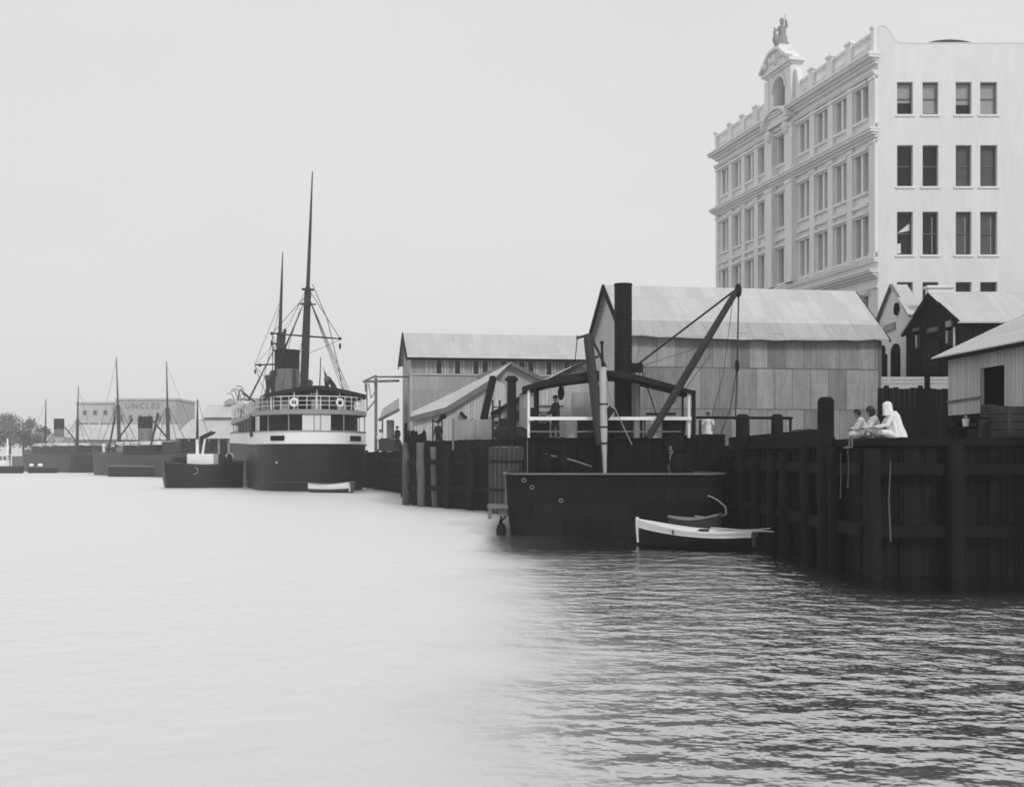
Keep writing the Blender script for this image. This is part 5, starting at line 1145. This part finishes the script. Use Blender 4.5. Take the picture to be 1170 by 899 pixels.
# crates and rubbish by the doorway
def crate(name, label, c, sx, sy, sz, rz_, m_, group=None, tilt=0):
    t = thing(name, label, 'crate', c, rz_, group); t.rotation_euler = (tilt, 0, rz_); mb = MB(); n_ = 4
    for k in range(n_):
        z = sz*k/n_; mb.box(-sx/2, sx/2, -sy/2, sy/2, z+.012, z+sz/n_-.006)
    mb.build('boards', m_, t, False); 
    for x in (-sx/2, sx/2-.08):
        for y, yy in ((-sy/2-.02, -sy/2), (sy/2, sy/2+.02)): MB().box(x, x+.08, y, yy, 0, sz).build('batten', 'crate_wood', t, False)
    return t
def on_deck(px, D, z=3.485): return G(px, D, z)
crate('wooden_crate', 'large slatted crate at the right edge before the board shed', on_deck(1160, 31.3), .9, .7, .8, .2, 'crate_wood')
crate('wooden_crate', 'smaller grey crate left of the large slatted crate', on_deck(1136, 32.2), .7, .6, .5, -.25, 'crate_wood')
crate('wooden_crate', 'tilted small crate lying on top of the smaller grey crate', on_deck(1134, 32.1, 4.02), .45, .4, .34, .5, 'crate_wood', tilt=.12)
bk_ = MB(); c = on_deck(1103.5, 34.2); bk_.lathe(c, [(.075, .36), (.1, .58), (.09, .58), (.07, .38)], 14); bk_.torus(c+Vector((0, 0, .58)), (1, 0, .2), .095, .008, 14, 5)
MB_ = bk_; o = tag(MB_.build('bucket', 'white_paint', None, at=c), 'small white bucket on a plank below the board shed corner', 'bucket')
pk = MB(); pk.box(c.x-.6, c.x+1.5, c.y-.2, c.y+.2, 3.79, 3.85); pk.box(c.x-.5, c.x-.35, c.y-.15, c.y+.15, 3.485, 3.79); pk.box(c.x+1.2, c.x+1.35, c.y-.15, c.y+.15, 3.485, 3.79)
tag(pk.build('plank_bench', 'dark_timber', None, at=(c.x, c.y, 3.485)), 'dark plank bench carrying the small white bucket', 'bench')
# ------------------------------------------------------------------ people
def remeshed(mb, name, m_, parent, vox=.012, world=True):
    o = mb.build(name, m_, parent, world)
    md = o.modifiers.new('r', 'REMESH'); md.mode = 'VOXEL'; md.voxel_size = vox
    sm = o.modifiers.new('s', 'SMOOTH'); sm.factor = .5; sm.iterations = 3
    bpy.context.view_layer.update()
    me = bpy.data.meshes.new_from_object(o.evaluated_get(bpy.context.evaluated_depsgraph_get()))
    o.modifiers.clear(); old = o.data; o.data = me; me.name = name; bpy.data.meshes.remove(old)
    me.polygons.foreach_set('use_smooth', [True]*len(me.polygons))
    if not me.materials: me.materials.append(M[m_])
    return o
def limb(mb, pts, rs, n=10):
    mb.tube(pts, rs, n)
    for p, r in zip(pts, rs): mb.ball(p, r*.99, n, 8)
def hand(mb, wrist, d, s):
    """palm with four unequal bent fingers and a thumb; d = pointing direction, s = body scale"""
    wrist = Vector(wrist); d = Vector(d).normalized(); side = d.cross(Vector((0, 0, 1)))
    side = side.normalized() if side.length > .1 else Vector((0, 1, 0)); dn = d.cross(side)
    if dn.z > 0: dn = -dn
    pc = wrist+d*.05*s
    mb.tube([wrist, pc, wrist+d*.09*s], [.024*s, .032*s, .034*s], 8)
    for k, ln in enumerate((.066, .078, .073, .056)):
        b_ = wrist+d*.085*s+side*(k-1.5)*.021*s; m1 = b_+d*ln*.5*s+dn*.008*s; m2 = b_+d*ln*.85*s+dn*.032*s
        mb.tube([b_-d*.02*s, b_, m1, m2], [.0105*s, .0105*s, .0095*s, .008*s], 6)
    tb = wrist+d*.03*s-side*.03*s; mb.tube([tb, tb-side*.025*s+d*.03*s, tb-side*.025*s+d*.06*s+dn*.015*s], [.013*s, .012*s, .009*s], 6)
def head(mb, c, fwd, s, up=(0, 0, 1)):
    c = Vector(c); f = Vector(fwd).normalized(); u = Vector(up).normalized(); r = f.cross(u).normalized(); u = r.cross(f)
    def el(o, rad, n=12):
        k = len(mb.v); mb.ball((0, 0, 0), rad, n, 8)
        for i in range(k, len(mb.v)): v = mb.v[i]; mb.v[i] = c+(r*(v.x+o[0])+f*(v.y+o[1])+u*(v.z+o[2]))*s
    el((0, -.01, .03), (.075, .095, .09)); el((0, .012, -.03), (.062, .08, .085)); el((0, .045, -.085), (.035, .035, .03))
    el((0, .095, -.015), (.014, .022, .024), 8); el((0, .078, -.062), (.026, .016, .008), 8)
    for sx in (-1, 1): el((sx*.077, -.005, -.015), (.012, .024, .032), 8); el((sx*.03, .074, .012), (.016, .012, .008), 8)
    return r, f, u
def eyes(t, c, fwd, s):
    c = Vector(c); f = Vector(fwd).normalized(); r = f.cross(Vector((0, 0, 1))).normalized(); u = r.cross(f); mb = MB()
    for sx in (-1, 1): mb.ball(c+(r*sx*.03+f*.083+u*.003)*s, .010*s, 8, 6)
    mb.build('eyes', 'hair', t)
def person(label, base, J, s, fwd, cloth, hairfn, group=None, vox=.011):
    """J: dict of world joints. cloth: list of (name, material, [(points, radii)...])"""
    t = thing('person', label, 'person', base, 0, group); mb = MB()
    limb(mb, [J['hip'], J['waist'], J['chest']], [.135*s, .12*s, .135*s], 12); mb.ball(J['chest']+Vector((0, 0, .06*s)), (.15*s, .12*s, .1*s))
    nk = J['neck']; limb(mb, [J['chest'], nk, J['head']-Vector((0, 0, .05*s))], [.09*s, .055*s, .05*s])
    head(mb, J['head'], fwd, s)
    for a in 'lr':
        limb(mb, [J['sho'+a], J['elb'+a], J['wri'+a]], [.052*s, .04*s, .026*s]); hand(mb, J['wri'+a], J['wri'+a]-J['elb'+a], s)
        limb(mb, [J['hip'+a], J['kne'+a], J['ank'+a]], [.085*s, .055*s, .036*s]); toe = J['ank'+a]+Vector(J.get('toe', (0, -.15, -.05)))*s
        limb(mb, [J['ank'+a]-Vector((0, 0, .02*s)), toe], [.04*s, .03*s])
    bo = remeshed(mb, 'body', 'skin', t, vox); 
    for nm, m_, segs in cloth:
        cm = MB()
        for pts, rs in segs: limb(cm, pts, rs, 12)
        remeshed(cm, nm, m_, t, vox*1.2)
    hm_ = MB(); nm, m_ = hairfn(hm_, J['head'], s); hm_.build(nm, m_, t, smooth=True); eyes(t, J['head'], fwd, s); return t
V = Vector
def short_hair(mb, c, s, fwd=(-1, 0, 0)):
    f = V(fwd); mb.ball(c-f*.02*s+V((0, 0, .045*s)), (.102*s, .1*s, .092*s), 14, 9); mb.ball(c-f*.05*s+V((0, 0, -.01*s)), (.085*s, .088*s, .10*s), 12, 8); return 'hair', 'hair'
def big_hair(mb, c, s):
    short_hair(mb, c, s*1.32); mb.ball(c+V((.07*s, 0, -.07*s)), (.09*s, .10*s, .13*s), 12, 8); return 'hair', 'hair'
def dark_hat(mb, c, s):
    mb.lathe(c+V((0, 0, .045*s)), [(.17*s, 0), (.175*s, .015*s), (.105*s, .03*s), (.1*s, .1*s), (.07*s, .125*s)], 18); mb.ball(c+V((.035*s, 0, 0)), (.08*s, .085*s, .085*s), 10, 8); return 'hat', 'hair'
def bonnet(mb, c, s):
    n = 16; rg = []
    for r, x, z in ((.02, .03, .19), (.09, .03, .165), (.135, .02, .09), (.145, .02, .0), (.155, .04, -.1), (.19, .07, -.17), (.2, .08, -.19)):
        rg.append([c+V((x+r*math.cos(2*math.pi*j/n), r*math.sin(2*math.pi*j/n), z-.05*math.cos(2*math.pi*j/n)*(z < 0)*-1))*1.0 if False else c+V(((x+r*(1+.05*math.sin(math.pi*j))*math.cos(2*math.pi*j/n))*s, r*(1+.06*(-1)**j)*math.sin(2*math.pi*j/n)*s, z*s)) for j in range(n)])
    # open at the face side: leave the lower front free
    k = len(mb.v)
    for r_ in rg: mb.v += r_
    for i in range(len(rg)-1):
        for j in range(n):
            if i >= 2 and j in (7, 8, 6): continue
            a, b_, c_, d = k+i*n+j, k+i*n+(j+1) % n, k+(i+1)*n+(j+1) % n, k+(i+1)*n+j; mb.f.append((a, b_, c_, d))
    mb.f.append(tuple(k+j for j in range(n))); return 'bonnet', 'cloth_white'
DZ = 3.485
# seated group on the wharf corner, all turned to the river (-X)
def seated(cx, cy, s, lean, legs=True, arm=(-.34, 0, .12), zhip=None):
    z = (zhip or DZ)+.12*s; h = V((cx, cy, z)); ch = h+V((-lean*.42*s, 0, .36*s)); nk = ch+V((-lean*.14*s, 0, .17*s)); hd = nk+V((-.05*s-lean*.06*s, 0, .15*s))
    J = dict(hip=h, waist=h+(ch-h)*.5, chest=ch, neck=nk, head=hd, toe=(-.16, 0, -.05))
    for a, sg in (('l', -1), ('r', 1)):
        J['sho'+a] = ch+V((0, sg*.17*s, .1*s)); J['elb'+a] = ch+V((-.14*s, sg*.2*s, -.14*s)); J['wri'+a] = ch+V((arm[0]*s, sg*.1*s, (arm[2]-.3)*s))
        J['hip'+a] = h+V((-.04*s, sg*.09*s, -.02*s)); J['kne'+a] = h+V((-.46*s, sg*.1*s, .03*s)); J['ank'+a] = J['kne'+a]+V((-.03*s-(.05 if sg > 0 else 0)*s, 0, -.42*s))
    return J
f0 = V((-1, -.25, -.12))
# woman in white bonnet, kneeling/sitting farther back
s = .92; J = seated(9.60, 30.75, s, .28); z = J['hip'].z
for a, sg in (('l', -1), ('r', 1)): J['kne'+a] = J['hip']+V((-.34*s, sg*.16*s, .02*s)); J['ank'+a] = J['hip']+V((-.05*s, sg*.2*s, -.07*s)); J['wri'+a] = J['chest']+V((-.42*s, sg*.12*s, -.2*s))
dress = [([J['hip'], J['waist'], J['chest'], J['chest']+V((-.02, 0, .1))], [.19*s, .145*s, .15*s, .11*s])]
for a in 'lr': dress += [([J['sho'+a], J['elb'+a], J['elb'+a]+(J['wri'+a]-J['elb'+a])*.85], [.075*s, .06*s, .045*s]), ([J['hip'+a], J['kne'+a], J['ank'+a]], [.12*s, .085*s, .075*s])]
wmn = person('seated figure in white dress and tall white bonnet on the wharf corner', (9.60, 30.75, DZ), J, s, f0, [('dress', 'cloth_white', dress)], bonnet)
sw = MB(); lev = [(0.0, DZ+.01, .25, .26), (.1, DZ+.14, .23, .24), (.3, DZ+.32, .185, .2), (.6, DZ+.55, .175, .19), (.85, DZ+.66, .14, .165), (1, J['neck'].z+.03, .075, .08)]
for f, z, rx, ry in lev:
    cx_ = J['hip'].x+.05+(J['neck'].x+.02-J['hip'].x-.05)*f**1.15; cy_ = J['hip'].y
    sw.v += [V((cx_+rx*math.cos(t_)*(1+.09*(1-f)*math.sin(9*t_+f*2)), cy_+ry*math.sin(t_)*(1+.09*(1-f)*math.sin(9*t_+f*2)), z)) for t_ in [2*math.pi*k/54 for k in range(54)]]
for i in range(len(lev)-1):
    for k in range(54): sw.f.append((i*54+k, i*54+(k+1) % 54, (i+1)*54+(k+1) % 54, (i+1)*54+k))
sw.build('shawl', 'cloth_white', wmn, smooth=True)
# child with thick dark hair in the middle
s = .84; J = seated(9.36, 31.2, s, .42)
for a, sg in (('l', -1), ('r', 1)): J['kne'+a] = J['hip']+V((-.33*s, sg*.12*s, .17*s)); J['ank'+a] = V((J['hip'].x-.36*s-.06*sg*s, J['hip'].y+sg*.12*s, DZ+.07))
J['toe'] = (-.13, 0, -.03)
sh_ = [([J['hip'], J['waist'], J['chest'], J['chest']+V((-.01, 0, .09))], [.17*s, .15*s, .165*s, .115*s])]
for a in 'lr': sh_ += [([J['sho'+a], J['elb'+a], J['elb'+a]+(J['wri'+a]-J['elb'+a])*.7], [.085*s, .07*s, .05*s]), ([J['hip'+a], J['kne'+a]], [.125*s, .1*s])]
person('child with thick dark hair in white smock leaning forward beside the bonneted figure', (9.36, 31.2, DZ), J, s, f0, [('smock', 'cloth_pale', sh_)], big_hair)
# front child with dark hat, legs dangling over the edge
s = .78; J = seated(9.16, 31.7, s, .4)
sh_ = [([J['hip'], J['waist'], J['chest'], J['chest']+V((-.01, 0, .09))], [.165*s, .145*s, .16*s, .11*s])]
for a in 'lr': sh_ += [([J['sho'+a], J['elb'+a], J['elb'+a]+(J['wri'+a]-J['elb'+a])*.7], [.08*s, .068*s, .05*s]), ([J['hip'+a], J['kne'+a]], [.12*s, .09*s])]
person('child in dark hat with bare legs dangling over the wharf edge', (9.16, 31.7, DZ), J, s, V((-1, -.35, -.1)), [('shirt', 'cloth_pale', sh_)], dark_hat)
def standing(c, s, fx, fy, arms=None, stride=.06):
    c = V(c); f = V((fx, fy, 0)).normalized(); r = f.cross(V((0, 0, 1)))
    J = dict(hip=c+V((0, 0, .92*s)), waist=c+V((0, 0, 1.1*s)), chest=c+V((0, 0, 1.28*s)), neck=c+V((0, 0, 1.47*s)), head=c+f*.02*s+V((0, 0, 1.61*s)), toe=tuple(f*.16+V((0, 0, -.05))))
    for a, sg in (('l', -1), ('r', 1)):
        J['sho'+a] = c+r*sg*.18*s+V((0, 0, 1.4*s)); J['elb'+a] = c+r*sg*.25*s+V((0, 0, 1.13*s))-f*.03*s; J['wri'+a] = c+r*sg*.24*s+V((0, 0, .9*s))+f*.08*s
        if arms and a in arms: J['elb'+a], J['wri'+a] = [c+r*sg*q[0]*s+f*q[1]*s+V((0, 0, q[2]*s)) for q in arms[a]]
        J['hip'+a] = c+r*sg*.09*s+V((0, 0, .9*s)); J['kne'+a] = c+r*sg*.1*s+f*(stride*sg+.03)*s+V((0, 0, .49*s)); J['ank'+a] = c+r*sg*.11*s+f*stride*sg*1.2*s+V((0, 0, .09*s))
    return J
def suit(J, s):
    co = [([J['hip'], J['waist'], J['chest'], J['chest']+V((0, 0, .1*s))], [.165*s, .16*s, .175*s, .12*s])]; tr = []
    for a in 'lr':
        co += [([J['sho'+a], J['elb'+a], J['elb'+a]+(J['wri'+a]-J['elb'+a])*.9], [.075*s, .062*s, .048*s])]; tr += [([J['hip'+a], J['kne'+a], J['ank'+a]], [.115*s, .085*s, .065*s])]
    return co, tr
# man on the barge platform, turned to the left, holding a pale cloth
c = V((P(635, 0, 49.4).x, 49.4, 3.765)); s = .97
J = standing(c, s, -1, -.4, arms={'l': [(.24, .12, 1.12), (.12, .38, .98)], 'r': [(.24, .1, 1.12), (.14, .36, 1.02)]}); co, tr = suit(J, s)
mhat = lambda mb, c_, s_: (mb.lathe(c_+V((0, 0, .05*s_)), [(.16*s_, 0), (.165*s_, .012*s_), (.102*s_, .025*s_), (.1*s_, .1*s_), (.06*s_, .12*s_)], 18), ('hat', 'cloth_dark'))[1]
man = person('man in dark clothes and hat standing on the crane barge behind the white rail', c, J, s, (-1, -.4, -.1), [('jacket', 'cloth_dark', co), ('trousers', 'cloth_dark', tr)], mhat)
cl_ = MB(); hc = (J['wril']+J['wrir'])/2+V((-.17, -.06, -.08))
for k in range(5): cl_.ball(hc+V((rnd.uniform(-.14, .14), rnd.uniform(-.06, .06), rnd.uniform(-.2, .06))), (.13, .1, .15), 10, 7)
tag(cl_.build('cloth_bundle', 'cloth_grey', None, at=hc, smooth=True), 'pale rumpled cloth held by the man on the crane barge', 'cloth')
# small child standing by the shed
c = V((P(809, 0, 54.2).x, 54.2, 3.485)); s = .86
J = standing(c, s, -.3, -1, arms={'l': [(.27, .0, 1.12), (.24, .1, .93)], 'r': [(.28, .0, 1.12), (.22, .12, 1.0)]})
dr = [([J['hip']+V((0, 0, -.28*s)), J['hip'], J['waist'], J['chest'], J['chest']+V((0, 0, .09*s))], [.24*s, .19*s, .15*s, .17*s, .11*s])]
for a in 'lr': dr += [([J['sho'+a], J['elb'+a]], [.09*s, .075*s])]
person('small child in white frock standing before the big iron shed', c, J, s, (-.3, -1, 0), [('frock', 'cloth_white', dr)], lambda mb, c_, s_: short_hair(mb, c_, s_*1.12, (-.29, -.95, 0)))
# figures on the jetty and quay
for i, (px, D, s, fx, lab, cm) in enumerate(((501, 74.6, .96, -.2, 'man in dark coat standing behind the jetty boarding by the tipping frame', 'cloth_dark'), (454, 88, .98, -.8, 'man in dark hat standing at the quay edge below the long shed', 'cloth_dark'), (434.5, 97, .95, .6, 'man in pale shirt near the foot of the loading gantry', 'cloth_white'))):
    c = V((P(px, 0, D).x, D, 3.485)); J = standing(c, s, fx, -1); co, tr = suit(J, s)
    person(lab, c, J, s, (fx, -1, 0), [('jacket', cm, co), ('trousers', 'cloth_dark', tr)], mhat, vox=.016)
